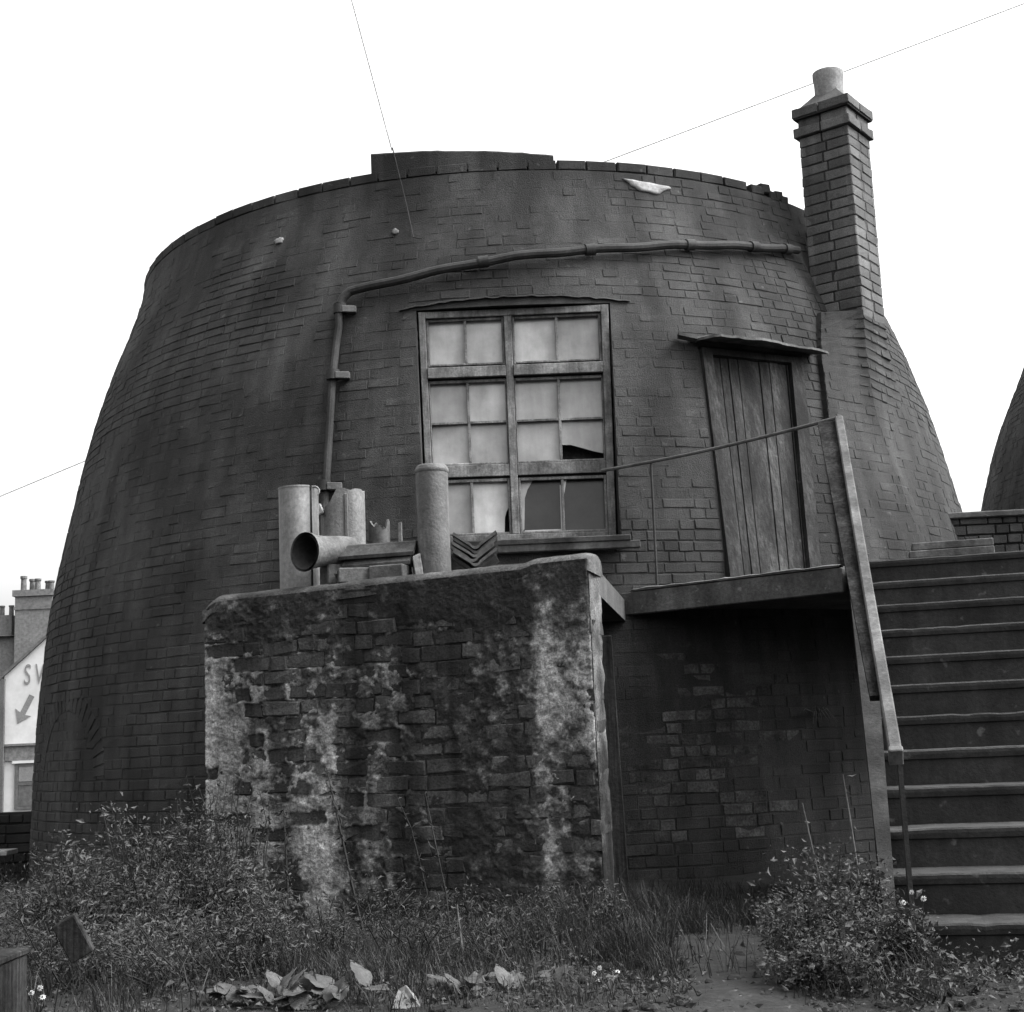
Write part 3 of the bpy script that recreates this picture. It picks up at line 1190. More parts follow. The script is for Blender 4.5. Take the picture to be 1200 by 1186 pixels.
NS, NZ = 290, 245
V, F, att = [], [], []
for j in range(NZ + 1):
    for i in range(NS + 1):
        s = SL * i / NS
        zt = shed_top(s) - .03
        z = zt * j / NZ - .05 * (1 - j / NZ)
        pv = pale(s, z)
        # coat thickness: proud where render survives, behind the brick faces where it has gone
        cov = fbm(s, z, 11.3, 3.2, 5) * .55 + fbm(s, z, 5.3, 14.0, 4) * .30 + (pv - .25) * 1.1
        cov += .35 * sstep(z, 1.46, 1.56) + .22 * sstep(s, 1.1, 1.5) - .15 * math.exp(-((s - .75) / .45) ** 2 - ((z - 1.15) / .25) ** 2)
        br = bare(s, z)
        cov -= 1.0 * br
        pv *= 1 - .75 * br
        h = -.009 + .020 * sstep(cov, -.45, .40) + .0045 * fbm(s, z, 2.2, 34.0, 3) + .004 * fbm(s, z, 6.2, 90.0, 2)
        if i == 0 or i == NS:
            h = -.03
        q = SA + sd * s + sn * h
        V.append((q.x, q.y, z))
        att.append(.70 * pv + .30 * sstep(pv + .05 * fbm(s, z, 12.2, 45.0, 3), .18, .46) * min(1, pv + .35))
for j in range(NZ):
    for i in range(NS):
        a = j * (NS + 1) + i
        F.append((a, a + 1, a + NS + 2, a + NS + 1))
me = make_mesh('render_coat', V, F, 'shed_render', True)
at = me.attributes.new('pale', 'FLOAT', 'POINT')
at.data.foreach_set('value', att)
link('render_coat', me, shed)
# end face render (right corner)
V, F, att = [], [], []
for j in range(81):
    for i in range(13):
        z = (shed_top(SL) - .02) * j / 80 - .02
        t = .24 * i / 12
        h = .006 + .010 * fbm(t, z, 9, 9, 4) if 0 < i < 12 else -.01
        if i == 0: h = .0
        q = SB_ - sn * t + sd * h
        V.append((q.x, q.y, z))
        att.append(min(1, max(0, .26 + .40 * fbm(t, z, 3, 6, 5) - .22 * (1 - sstep(z, .7, .95)))))
for j in range(80):
    for i in range(12):
        a = j * 13 + i
        F.append((a, a + 1, a + 14, a + 13))
me = make_mesh('render_coat', V, F, 'shed_render', True)
me.attributes.new('pale', 'FLOAT', 'POINT').data.foreach_set('value', att)
link('render_coat', me, shed)
# rounded cement capping
NC, KC = 90, 9
V, F, att = [], [], []
for i in range(NC + 1):
    s = -.015 + (SL + .03) * i / NC
    zt = shed_top(min(SL, max(0, s)))
    if s > SL - .06: zt -= .02 * ((s - SL + .06) / .075) ** 2
    for k in range(KC):
        t = math.pi * k / (KC - 1)
        rr = 1 + .07 * fbm(s, k * .2, 0, 6, 4)
        off = .128 * math.cos(t) * rr - .12
        zz = zt - .055 + .072 * math.sin(t) ** .8 * rr + .010 * fbm(s, k * .3, 3, 5, 4)
        if k == 0 or k == KC - 1:
            zz -= .03
            off *= .97
        q = SA + sd * s + sn * off
        V.append((q.x, q.y, zz))
        att.append(min(1, max(0, .10 + .14 * fbm(s, k * .15, 8, 5, 5) + .12 * sstep(s, SL - .35, SL - .1))))
for i in range(NC):
    for k in range(KC - 1):
        F.append((i * KC + k, i * KC + k + 1, (i + 1) * KC + k + 1, (i + 1) * KC + k))
F += [tuple(range(KC)), tuple(NC * KC + k for k in range(KC))]
me = make_mesh('cement_cap', V, F, 'shed_render', True)
me.attributes.new('pale', 'FLOAT', 'POINT').data.foreach_set('value', att)
fix_normals(link('cement_cap', me, shed))
# left side wall and roof slab
lb = Vector((-1.55, 9.78, 0))
ld = (lb - SA).normalized()
ln = Vector((-ld.y, ld.x, 0))
LLn = (lb - SA).length
c = (SA + lb) / 2 - ln * .12 + ld * .13
MB().box((c.x, c.y, .84), ld * (LLn / 2 - .10), ln * .10, (0, 0, .87)).build('side_wall', 'shed_brick', shed)
tw = [on_tower(R(a), 1.8, -.03) for a in (-20.5, -14, -8, -2, 4, 9.5)]
ra, rb = SA - sn * .26 + sd * .02, SB_ - sn * .20 - sd * .01
poly = [(ra.x, ra.y), (rb.x, rb.y), (.725, 9.70)] + [(p.x, p.y) for p in tw[::-1]]
fix_normals(MB().prism(poly, 1.66, 1.80).build('roof_slab', 'concrete', shed))

# plank standing at the corner of the shed
b = MB().box((.462, 7.80, .70), (.052, .004, 0), (0, .022, 0), (-.012, 0, .73), .006)
tag(b.build('plank', 'dark_timber'), 'dark upright plank standing at the right corner of the shed', 'plank')

# ------------------------------------------------------------------ landing and steps
RISE = .155
FIRST = Vector((1.359, 5.60, 0))
LASTP = Vector((2.085, 8.555, 0))
run = (LASTP - FIRST)
GO = run.length / 11
su = run.normalized()                         # up the flight
se = Vector((su.y, -su.x, 0))                 # to the right
land = tag(empty('landing', (1.6, 9.4, 0)), 'grey concrete landing slab in front of the plank door', 'landing')
LZ = 1.86
A_, B_ = Vector((.70, 9.735, 0)), Vector((1.975, 8.755, 0))
tr = LASTP + se * 1.45
edge = [on_tower(R(a), 1.8, -.03) for a in (46, 40, 34, 28, 22, 16, 10.2)]
poly = [(A_.x, A_.y), (B_.x, B_.y), (B_.x + .02, B_.y + .02), (LASTP.x - .1, LASTP.y + .29), (tr.x, tr.y + .29), (tr.x + .5, 11.5), (3.6, 11.5)] + [(p.x, p.y) for p in edge]
fix_normals(MB().prism(poly, LZ - .13, LZ).build('slab', 'concrete', land))
bd = (B_ - A_).normalized()
bn = Vector((bd.y, -bd.x, 0))
c = (A_ + B_) / 2 + bn * .012
fix_normals(MB().box((c.x, c.y, LZ - .087), bd * ((B_ - A_).length / 2 + .01), bn * .03, (0, 0, .075), .006).build('edge_beam', 'concrete', land))
V, F = [], []
c0, c1 = A_ + bd * .12, B_ + bd * .0
for k in range(31):
    q = c0 + (c1 - c0) * k / 30 + bn * .046
    hh = .020 + .005 * random.uniform(-1, 1)
    for o_, dz in ((.0, 0), (.006, hh * .6), (-.02, hh), (-.06, 0)):
        V.append((q.x + bn.x * o_, q.y + bn.y * o_, LZ - .008 + dz))
for k in range(30):
    for q in range(4):
        F.append((k * 4 + q, k * 4 + (q + 1) % 4, k * 4 + 4 + (q + 1) % 4, k * 4 + 4 + q))
fix_normals(MB().add(V, F).build('worn_edge', 'pale_timber', land))

stair = tag(empty('staircase', FIRST.to_tuple()), 'steep flight of dark concrete steps rising to the landing at right', 'stairs')
SW = 1.55
for i in range(12):
    zt = RISE * (i + 1)
    f0 = FIRST + su * GO * i
    ext = .115 * i / 11
    L0_ = f0 - se * ext
    # profile across the step: riser, rounded nosing, tread
    w = [random.uniform(-.004, .004) for _ in range(4)]
    prof = [(.012, zt - RISE - .03), (.010, zt - .046), (.001, zt - .040), (-.002, zt - .020), (-.001, zt - .007), (.007, zt), (GO + .06, zt + .001), (GO + .06, zt - RISE - .03)]
    NSG = 30
    V, F = [], []
    for g in range(NSG + 1):
        wv = .0022 * fbm(g * .9, i * 3.7, 0, 1.7, 4) - .004 * (random.random() < .06)
        for (o_, zz) in prof:
            q = L0_ + se * (SW + ext) * g / NSG + su * (o_ + (wv if o_ < .02 else 0))
            V.append((q.x, q.y, zz + (wv if zz > zt - .03 else 0)))
    n = len(prof)
    mats = []
    for g in range(NSG):
        for k in range(n):
            F.append((g * n + k, g * n + (k + 1) % n, (g + 1) * n + (k + 1) % n, (g + 1) * n + k))
            mats.append(1 if k == 4 or (k == 5 and i < 5) else 0)
    F += [tuple(range(n)), tuple(NSG * n + k for k in range(n))]
    mats += [0, 0]
    me = make_mesh('step', V, F, ['step', 'nosing'])
    me.polygons.foreach_set('material_index', mats)
    o = link('step', me, stair)
    fix_normals(o)
# carrying wall under the flight
p0, p1 = FIRST + se * .02 + su * .06, LASTP - se * .10 + su * .3
q0, q1 = FIRST + se * SW + su * .06, LASTP + se * SW + su * .3
MB().hexa([(p0.x, p0.y, -.1), (q0.x, q0.y, -.1), (q1.x, q1.y, -.1), (p1.x, p1.y, -.1),
           (p0.x, p0.y, .0), (q0.x, q0.y, .0), (q1.x, q1.y, LZ - RISE - .12), (p1.x, p1.y, LZ - RISE - .12)]).build('carrying_wall', 'step', stair)

# raking string on the open side of the flight
V = []
for i_ in range(13):
    f_ = i_ / 12
    top_ = FIRST + su * GO * (11.35 * f_ - .1)
    zz = RISE * (1 + 11.35 * f_ - .1) + .012
    wd = .045 + .085 * f_
    for o_, dz in ((.0, 0), (-wd, 0), (-wd, -.17), (.0, -.17)):
        q = top_ + se * o_
        V.append((q.x, q.y, max(zz + dz, -.05)))
F = [(k * 4 + q, k * 4 + (q + 1) % 4, k * 4 + 4 + (q + 1) % 4, k * 4 + 4 + q) for k in range(12) for q in range(4)] + [(0, 1, 2, 3), (48, 49, 50, 51)]
fix_normals(MB().add(V, F).build('string', 'stringer', stair))
# handrail: sloping timber with a side board, iron rod across the landing
RT, RB = Vector((1.985, 8.60, 2.725)), Vector((1.405, 5.60, .775))
rail = tag(empty('handrail', (2.0, 8.6, LZ)), 'weathered timber handrail sloping down the left side of the steps', 'handrail')
rd = (RT - RB).normalized()
rr_ = rd.cross(Vector((0, 0, 1))).normalized()
ru = rr_.cross(rd).normalized()
c = (RT + RB) / 2
fix_normals(MB().box(c, rd * ((RT - RB).length / 2), rr_ * .024, ru * .030, .006).build('rail', 'pale_timber', rail))
SBD = RB + (RT - RB) * .12
e0, e1 = RT - rr_ * .024, SBD - rr_ * .024
w0, w1 = RT - rr_ * .125, SBD - rr_ * .062
dn_ = ru * .03
fix_normals(MB().hexa([w1 - dn_, e1 - dn_, e0 - dn_, w0 - dn_, w1 - ru * .004, e1 - ru * .004, e0 - ru * .004, w0 - ru * .004]).build('side_board', 'dark_timber', rail))
MB().box(RB - rd * .012, rd * .016, rr_ * .027, ru * .034, .004).build('end_cap', 'iron', rail)
MB().box((RB.x + .022, RB.y + .04, .42), (.009, 0, 0), (0, .009, 0), (0, 0, .36)).build('post', 'step', rail)
nb = Vector((2.0, 8.66, 0))
MB().box((nb.x, nb.y, (LZ + 2.66) / 2), (.035, 0, 0), (0, .03, 0), (0, 0, (2.66 - LZ) / 2), .005).build('post', 'timber', rail)
rod = tag(empty('iron_railing', (1.1, 9.5, LZ)), 'thin iron rod railing stretched across the landing from window to handrail', 'railing')
p0 = Vector((.62, 9.79, 2.70))
p1 = RT + Vector((-.01, .01, .015))
auto_smooth(MB().tube([p0 + (p1 - p0) * t + Vector((0, 0, -.02 * math.sin(t * math.pi))) for t in np.linspace(0, 1, 14)], .0125, 8).build('rod', 'iron', rod))
auto_smooth(MB().tube([p1 - Vector((.0, 0, .0)), p1 + Vector((.02, 0, .0))], .024, 10).build('rod_end', 'pale_timber', rod))
bq = A_ + bd * .29
t_ = .23
pt = p0 + (p1 - p0) * t_
MB().tube([(bq.x, bq.y, LZ), (pt.x * .5 + bq.x * .5, pt.y * .5 + bq.y * .5, 2.3), (pt.x, pt.y, pt.z)], .008, 8).build('baluster', 'pipe', rod)
# stack of boards at the head of the steps
for k in range(3):
    cc = Vector((2.70, 9.02, LZ + .030 + k * .050))
    o = MB().box(cc + Vector((.012 * k, .01 * k, 0)), Vector((.97, -.22, 0)).normalized() * (.262 - .01 * k), Vector((.22, .97, 0)).normalized() * .09, (0, 0, .023), .004).build('board', 'timber')
    tag(o, ('bottom', 'middle', 'top')[k] + ' weathered board of the small stack at the head of the steps', 'board', 'boards at the head of the steps')

# ------------------------------------------------------------------ things on the shed roof
TOPZ = 1.80


def tubewall(mb, c, r0, r1, z0, z1, a0, a1, th=.006, n=30, tilt=(0, 0), cut=None, rows=6):
    """Part of a thin-walled cylinder."""
    V, F = [], []
    for i in range(n + 1):
        a = a0 + (a1 - a0) * i / n
        for k in range(rows + 1):
            f = k / rows
            zt = z1 if cut is None else min(z1, cut(a))
            z = z0 + (zt - z0) * f
            r = r0 + (r1 - r0) * f
            for dr in (0, -th):
                V.append((c[0] + (r + dr) * math.cos(a) + tilt[0] * (z - z0), c[1] + (r + dr) * math.sin(a) + tilt[1] * (z - z0), z))
    W = (rows + 1) * 2
    for i in range(n):
        for k in range(rows):
            p, q = i * W + k * 2, (i + 1) * W + k * 2
            F += [(p, q, q + 2, p + 2), (p + 1, p + 3, q + 3, q + 1)]
        p, q = i * W, (i + 1) * W
        F += [(p, p + 1, q + 1, q), (p + rows * 2, q + rows * 2, q + rows * 2 + 1, p + rows * 2 + 1)]
    for p in (0, n * W):
        for k in range(rows):
            F.append((p + k * 2, p + k * 2 + 2, p + k * 2 + 3, p + k * 2 + 1))
    mb.add(V, F)
    return mb


# rolled sheet cylinder with a curled lip
cyl = tag(empty('metal_cylinder', (-1.245, 8.43, TOPZ)), 'tall open pale metal cylinder with a curled lip, leftmost on the shed', 'cylinder')
o = tubewall(MB(), (-1.250, 8.45), .116, .116, TOPZ, 2.415, R(-40), R(312), .004).build('sheet', 'sheet_metal', cyl)
auto_smooth(fix_normals(o))
b = MB()
curl = [(-1.250 + .116 * math.cos(R(-40)) + .030 * (math.sin(t)) + .012, 8.45 + .116 * math.sin(R(-40)) + .01, 2.385 + .028 * math.cos(t)) for t in np.linspace(-.6, 2.6, 12)]
b.tube(curl, .0055, 6)
b.build('curled_lip', 'patch', cyl)
tubewall(MB(), (-1.250, 8.45), .1185, .1185, 2.408, 2.418, R(-40), R(312), .008, rows=1).build('rim', 'sheet_metal', cyl)
# broken cylinder behind it
brk = tag(empty('broken_pipe', (-1.0, 8.83, TOPZ)), 'broken clay pipe with a slanting top just right of the metal cylinder', 'pipe')
o = tubewall(MB(), (-1.035, 8.83), .135, .135, TOPZ, 2.455, R(0), R(360), .018, n=40,
             cut=lambda a: 2.455 - .20 * max(0, -math.cos(a) - .15) + .012 * math.sin(a * 7)).build('shell', 'pot', brk)
auto_smooth(fix_normals(o))
MB().box((-1.0, 8.695, 2.12), (.010, 0, 0), (0, .006, 0), (0, 0, .30), .003).build('seam', 'pot', brk)
MB().box((-1.172, 8.75, 2.335), (.022, 0, .01), (0, .02, 0), (-.01, 0, .03), .006).build('chip', 'patch', brk)
# flared cowl lying on its side, mouth to the left
hornv = tag(empty('flared_cowl', (-1.08, 8.22, TOPZ + .05)), 'flared clay chimney cowl lying on its side with its dark mouth outwards', 'chimney cowl')
V, F = [], []
pth = [(-1.165, 8.07, 1.985, .112), (-1.152, 8.085, 1.987, .108), (-1.125, 8.12, 1.992, .096), (-1.085, 8.18, 2.00, .088), (-1.045, 8.24, 2.01, .085), (-.99, 8.32, 2.02, .084), (-.95, 8.36, 2.02, .083)]
inner = [(x, y, z, r - .014) for x, y, z, r in pth][::-1]
ring = pth + inner
SG = 26
n_ = len(ring)
for i, (x, y, z, r) in enumerate(ring):
    d_ = Vector((pth[-1][0] - pth[0][0], pth[-1][1] - pth[0][1], 0)).normalized()
    a_ = Vector((-d_.y, d_.x, 0))
    for k in range(SG):
        t = 2 * math.pi * k / SG
        V.append(Vector((x, y, z)) + a_ * r * math.cos(t) + Vector((0, 0, r * math.sin(t))))
for i in range(n_ - 1):
    for k in range(SG):
        F.append((i * SG + k, i * SG + (k + 1) % SG, (i + 1) * SG + (k + 1) % SG, (i + 1) * SG + k))
cw = fix_normals(MB().add(V, F).build('cowl_body', ['tile', 'dark'], hornv))
cw.data.polygons.foreach_set('material_index', [1 if k // SG >= len(pth) else 0 for k in range(len(F))])   # dark material on the inside faces
auto_smooth(cw, 50)
MB().box((-1.03, 8.25, 1.865), (.05, .04, 0), (-.03, .04, 0), (0, 0, .064), .006).build('prop_block', 'tile', hornv)
# ridge tiles in a stack, lying along the wall


def ridge_mesh(L, leg, ang, th=.014, seg=7):
    """V-shaped tile with a rounded back, along x, apex up."""
    prof = []
    s, c_ = math.sin(ang), math.cos(ang)
    rr = .030
    out = [(-leg * s, -leg * c_)]
    for k in range(seg + 1):
        t = -1 + 2 * k / seg
        out.append((rr * math.sin(t * (math.pi / 2 - ang * 0.0) * .75), -rr * (1 - math.cos(t * 1.15))))
    out.append((leg * s, -leg * c_))
    inn = [(y * (1 - th / leg * .8), z - th * 1.3) for y, z in out][::-1]
    prof = out + inn
    n = len(prof)
    V = []
    for x in (-L / 2, L / 2):
        for y, z in prof:
            V.append((x, y, z + random.uniform(-.001, .001)))
    F = [(k, (k + 1) % n, n + (k + 1) % n, n + k) for k in range(n)]
    h = len(out)
    for base, flip in ((0, 0), (n, 1)):
        for k in range(h - 1):
            q = (base + k, base + k + 1, base + n - 2 - k, base + n - 1 - k)
            F.append(q[::-1] if flip else q)
    me = make_mesh('ridge_tile', V, F, 'tile')
    return me


ridge = ridge_mesh(.47, .105, R(46))
names = ['lowest ridge tile of the stack lying beside the flared cowl', 'second ridge tile up in the stack beside the flared cowl', 'topmost pale-backed ridge tile of the stack beside the flared cowl']
for k, (x, y, z, rz, sx) in enumerate(((-.80, 8.24, 1.945, -8, .90), (-.76, 8.235, 1.990, -15, .86), (-.775, 8.22, 2.040, -12, 1.0))):
    o = link('ridge_tile', ridge, None, Matrix.Translation((x, y, z)) @ Matrix.Rotation(R(rz), 4, 'Z') @ Matrix.Diagonal((sx, 1, 1, 1)))
    fix_normals(o) if k == 0 else None
    tag(o, names[k], 'roof tile', 'ridge tiles stacked by the cowl')
for k, (x, y, z, w, rz) in enumerate(((-.90, 8.13, 1.845, .09, 10), (-.70, 8.10, 1.850, .10, -14))):
    o = MB().box((x, y, z), Vector((math.cos(R(rz)), math.sin(R(rz)), 0)) * w, Vector((-math.sin(R(rz)), math.cos(R(rz)), 0)) * .06, (0, 0, .042), .006).build('brick', 'tile')
    tag(o, ('loose brick propping the left end of the ridge tile stack', 'loose brick propping the right end of the ridge tile stack')[k], 'brick', 'loose bricks under the ridge tiles')
o = MB().box((-.535, 8.13, 1.87), (.022, 0, .01), (0, .05, 0), (-.01, 0, .075), .005).build('tile_shard', 'clay')
tag(o, 'pale tile shard standing at the right end of the ridge tile stack', 'tile shard')
# broken pot behind
bp = tag(empty('broken_pot', (-.83, 8.98, TOPZ)), 'short jagged broken pot standing behind the ridge tile stack', 'pot')
o = tubewall(MB(), (-.83, 8.98), .072, .066, TOPZ, 2.31, 0, R(360), .014, n=32, cut=lambda a: 2.30 - .05 * abs(math.sin(a * 1.5 + .4)) - .03 * (math.sin(a * 5) > .2)).build('shell', 'tile', bp)
auto_smooth(fix_normals(o), 30)
o = MB().box((-.70, 8.97, 2.05), (.012, 0, .005), (0, .02, 0), (0, 0, .22), .003).build('upright_slate', 'tile')
tag(o, 'narrow slate standing upright behind the ridge tile stack', 'slate')
# tall capped pot
tp = tag(empty('chimney_pot', (-.448, 8.16, TOPZ)), 'tall plain pale cylindrical chimney pot standing before the window', 'chimney pot')
auto_smooth(fix_normals(MB().lathe([(.088, TOPZ), (.093, TOPZ + .02), (.0915, 2.0), (.0905, 2.2), (.092, 2.435), (.090, 2.452), (.080, 2.462), (.045, 2.468), (.001, 2.470)], (-.448, 8.16, 0), 32).build('body', 'pot', tp)), 40)
auto_smooth(fix_normals(MB().lathe([(.0935, 2.418), (.0965, 2.425), (.0965, 2.438), (.0935, 2.444)], (-.448, 8.16, 0), 32, close=True).build('band', 'pot', tp)), 40)
# nested valley tiles (V open upwards)
vm = ridge_mesh(.30, .155, R(56), .012)
ordn = ['lowest', 'second lowest', 'third from the bottom', 'third from the top', 'second from the top', 'topmost']
for k in range(6):
    mm = Matrix.Translation((-.222 + random.uniform(-.006, .006), 8.42 + random.uniform(-.03, .03), 1.865 + k * .0255)) @ Matrix.Rotation(R(90 + random.uniform(-4, 4)), 4, 'Z') @ Matrix.Rotation(math.pi + R(random.uniform(-3, 3)), 4, 'X')
    o = link('valley_tile', vm, None, mm)
    if k == 0: fix_normals(o)
    tag(o, ordn[k] + ' of the nested V-shaped tiles right of the tall pot', 'roof tile', 'nested tiles right of the tall pot')
for sx in (-1, 1):
    o = MB().box((-.222 + sx * .075, 8.42, 1.825), (.028, 0, 0), (0, .12, 0), (0, 0, .025), .004).build('batten', 'timber')
    tag(o, ('left' if sx < 0 else 'right') + ' batten under the nested V-shaped tiles on the shed', 'batten')
# loose bricks on the right part of the shed top
for k, (x, y, z, rz, lab) in enumerate(((-.02, 8.10, 1.833, -10, 'loose dark brick lying on the shed top left of the corner lump'), )):
    o = MB().box((x, y, z), Vector((math.cos(R(rz)), math.sin(R(rz)), 0)) * .11, Vector((-math.sin(R(rz)), math.cos(R(rz)), 0)) * .05, (0, 0, .035), .008).build('brick', 'shed_brick')
    tag(o, lab, 'brick')

# ------------------------------------------------------------------ overhead wires
def wire(name, a, b_, sag, r, label):
    a, b_ = Vector(a), Vector(b_)
    pts = [a + (b_ - a) * t - Vector((0, 0, sag * 4 * t * (1 - t))) for t in np.linspace(0, 1, 24)]
    tag(MB().tube(pts, r, 6).build(name, 'wire_grey'), label, 'wire')


w0 = on_tower(R(-13.5), 5.40, .01)
w1 = Vector((-1.02, 10.0, 6.34))
wire('service_wire', w0, w0 + (w1 - w0) * 5, .02, .0048, 'thin wire rising steeply from the kiln rim into the sky')
wa, wb = Vector((1.01, 14, 6.67)), Vector((5.38, 14, 8.19))
wire('overhead_wire', wa - (wb - wa) * 1.0, wb + (wb - wa) * 1.5, .03, .0066, 'faint overhead wire slanting up behind the chimney pot')
wa, wb = Vector((-7.11, 20, 4.65)), Vector((-5.95, 20, 5.09))
wire('telephone_wire', wa - (wb - wa) * 6, wb + (wb - wa) * 2, .02, .009, 'short faint wire at the left edge above the far house')

# ------------------------------------------------------------------ far house on the left
GR = -.95
h1 = tag(empty('white_gabled_house', (-12, 40, GR)), 'white gabled house with painted letters and arrow beyond the low wall', 'house')
XL = -14.02
b = MB()
b.add([(XL, 40, GR), (-8.5, 40, GR), (-8.5, 40, 3.41), (-11.26, 40, 5.83), (XL, 40, 3.41), (XL, 46, GR), (-8.5, 46, GR), (-8.5, 46, 3.41), (-11.26, 46, 5.83), (XL, 46, 3.41)],
      [(0, 1, 2, 3, 4), (9, 8, 7, 6, 5), (0, 5, 6, 1), (1, 6, 7, 2), (0, 4, 9, 5)])
fix_normals(b.build('wall', 'white_wall', h1))
for sx, xe in ((-1, XL - .12), (1, -8.38)):
    zz = 3.41 - .105
    b = MB().hexa([(xe, 39.9, zz), (-11.26, 39.9, 5.83), (-11.26, 46.1, 5.83), (xe, 46.1, zz),
                   (xe, 39.9, zz + .09), (-11.26, 39.9, 5.92), (-11.26, 46.1, 5.92), (xe, 46.1, zz + .09)])
    fix_normals(b.build('roof', 'far_slate', h1))
MB().box((-11.2, 39.97, 1.34), (2.75, 0, 0), (0, .03, 0), (0, 0, .20)).build('brick_band', 'far_brick', h1)
MB().box((-11.2, 39.94, 1.56), (2.78, 0, 0), (0, .05, 0), (0, 0, .03)).build('ledge', 'far_brick', h1)
MB().box((-14.02, 39.9, 1.2), (.05, 0, 0), (0, .05, 0), (0, 0, 2.15)).build('drainpipe', 'far_dark', h1)
wdw = MB().box((-13.05, 39.985, .45), (.62, 0, 0), (0, .01, 0), (0, 0, .60)).build('window', 'far_dark', h1)
for xx, ww, z0, z1 in ((-13.64, .045, -.15, 1.05), (-13.05, .04, -.15, 1.05), (-12.46, .045, -.15, 1.05)):
    MB().box((xx, 39.96, (z0 + z1) / 2), (ww, 0, 0), (0, .015, 0), (0, 0, (z1 - z0) / 2)).build('frame', 'far_slate', wdw)
for zz in (1.02, .52, -.12):
    MB().box((-13.05, 39.962, zz), (.60, 0, 0), (0, .012, 0), (0, 0, .04)).build('frame', 'far_slate', wdw)
MB().box((-13.34, 39.965, .78), (.24, 0, 0), (0, .004, 0), (0, 0, .2)).build('pane', 'sign_grey', wdw)
MB().box((-12.75, 39.965, .78), (.24, 0, 0), (0, .004, 0), (0, 0, .2)).build('pane', 'sign_grey', wdw)
MB().box((-13.34, 39.965, .2), (.24, 0, 0), (0, .004, 0), (0, 0, .27)).build('pane', 'far_slate', wdw)
MB().box((-12.75, 39.965, .2), (.24, 0, 0), (0, .004, 0), (0, 0, .27)).build('pane', 'far_slate', wdw)
MB().box((-13.0, 39.95, 1.10), (.75, 0, 0), (0, .03, 0), (0, 0, .035)).build('lintel', 'white_wall', h1)
# lettering and arrow (flat paint)
for ch, x in (('S', -13.50), ('W', -13.20)):
    cu = bpy.data.curves.new('letter', 'FONT')
    cu.body = ch
    cu.size = .80
    cu.extrude = .004
    tmp = bpy.data.objects.new('letter_tmp', cu)
    col.objects.link(tmp)
    bpy.context.view_layer.update()
    me = bpy.data.meshes.new_from_object(tmp.evaluated_get(bpy.context.evaluated_depsgraph_get()))
    bpy.data.objects.remove(tmp)
    me.materials.clear()
    me.materials.append(M['sign_grey'])
    o = link('letter', me, h1, Matrix.Translation((x, 39.985, 3.18)) @ Matrix.Rotation(R(90), 4, 'X') @ Matrix.Rotation(R(-3), 4, 'Z') @ Matrix.Diagonal((.55, 1, 1, 1)))
ac = Vector((-13.45, 39.985, 2.50))
ad = Vector((-.36, 0, -.70)).normalized()
an = Vector((ad.z, 0, -ad.x))
tip = ac + ad * .42
P = [tip, tip - ad * .34 + an * .24, tip - ad * .30 + an * .075, tip - ad * .84 + an * .075, tip - ad * .84 - an * .075, tip - ad * .30 - an * .075, tip - ad * .34 - an * .24]
b = MB()
b.add(P + [q + Vector((0, .012, 0)) for q in P], [tuple(range(7))[::-1], tuple(range(7, 14))] + [(i, (i + 1) % 7, 7 + (i + 1) % 7, 7 + i) for i in range(7)])
fix_normals(b.build('arrow', 'sign_grey', h1))

h2 = tag(empty('brick_house', (-15, 48, GR)), 'taller grey brick house with chimney pots behind the white gable', 'house')
MB().box((-15.4, 50, 2.1), (4.2, 0, 0), (0, 3, 0), (0, 0, 3.05)).build('wall', 'far_brick', h2)
fix_normals(MB().hexa([(-19.7, 46.8, 5.15), (-11.1, 46.8, 5.15), (-11.1, 53.2, 5.15), (-19.7, 53.2, 5.15), (-19.7, 49.8, 5.55), (-11.1, 49.8, 5.55), (-11.1, 50.2, 5.55), (-19.7, 50.2, 5.55)]).build('roof', 'far_slate', h2))
ck = 47.0 / 40
st = MB().box((-15.5, 47.3, 4.2), (.60, 0, 0), (0, .5, 0), (0, 0, 2.35)).build('chimney_stack', 'far_brick', h2)
MB().box((-15.5, 47.3, 6.50), (.67, 0, 0), (0, .57, 0), (0, 0, .10)).build('corbel', 'far_brick', st)
MB().box((-15.5, 47.3, 6.02), (.63, 0, 0), (0, .53, 0), (0, 0, .05)).build('corbel', 'far_brick', st)
for k, (dx, hh) in enumerate(((-.46, .52), (-.24, .44), (.0, .42), (.27, .36), (.44, .34))):
    MB().lathe([(.10, 6.58), (.085, 6.58 + hh * .8), (.11, 6.58 + hh * .85), (.11, 6.58 + hh), (.07, 6.58 + hh)], (-15.5 + dx, 47.2 + .2 * (k % 2), 0), 12).build('chimney_pot', 'far_slate', st)
st2 = MB().box((-16.6, 47.5, 4.9), (.30, 0, 0), (0, .4, 0), (0, 0, .95)).build('chimney_stack', 'far_brick', h2)
for dx in (-.15, .15):
    MB().lathe([(.08, 5.84), (.075, 6.15), (.09, 6.15), (.09, 6.2), (.05, 6.2)], (-16.6 + dx, 47.5, 0), 12).build('chimney_pot', 'far_slate', st2)

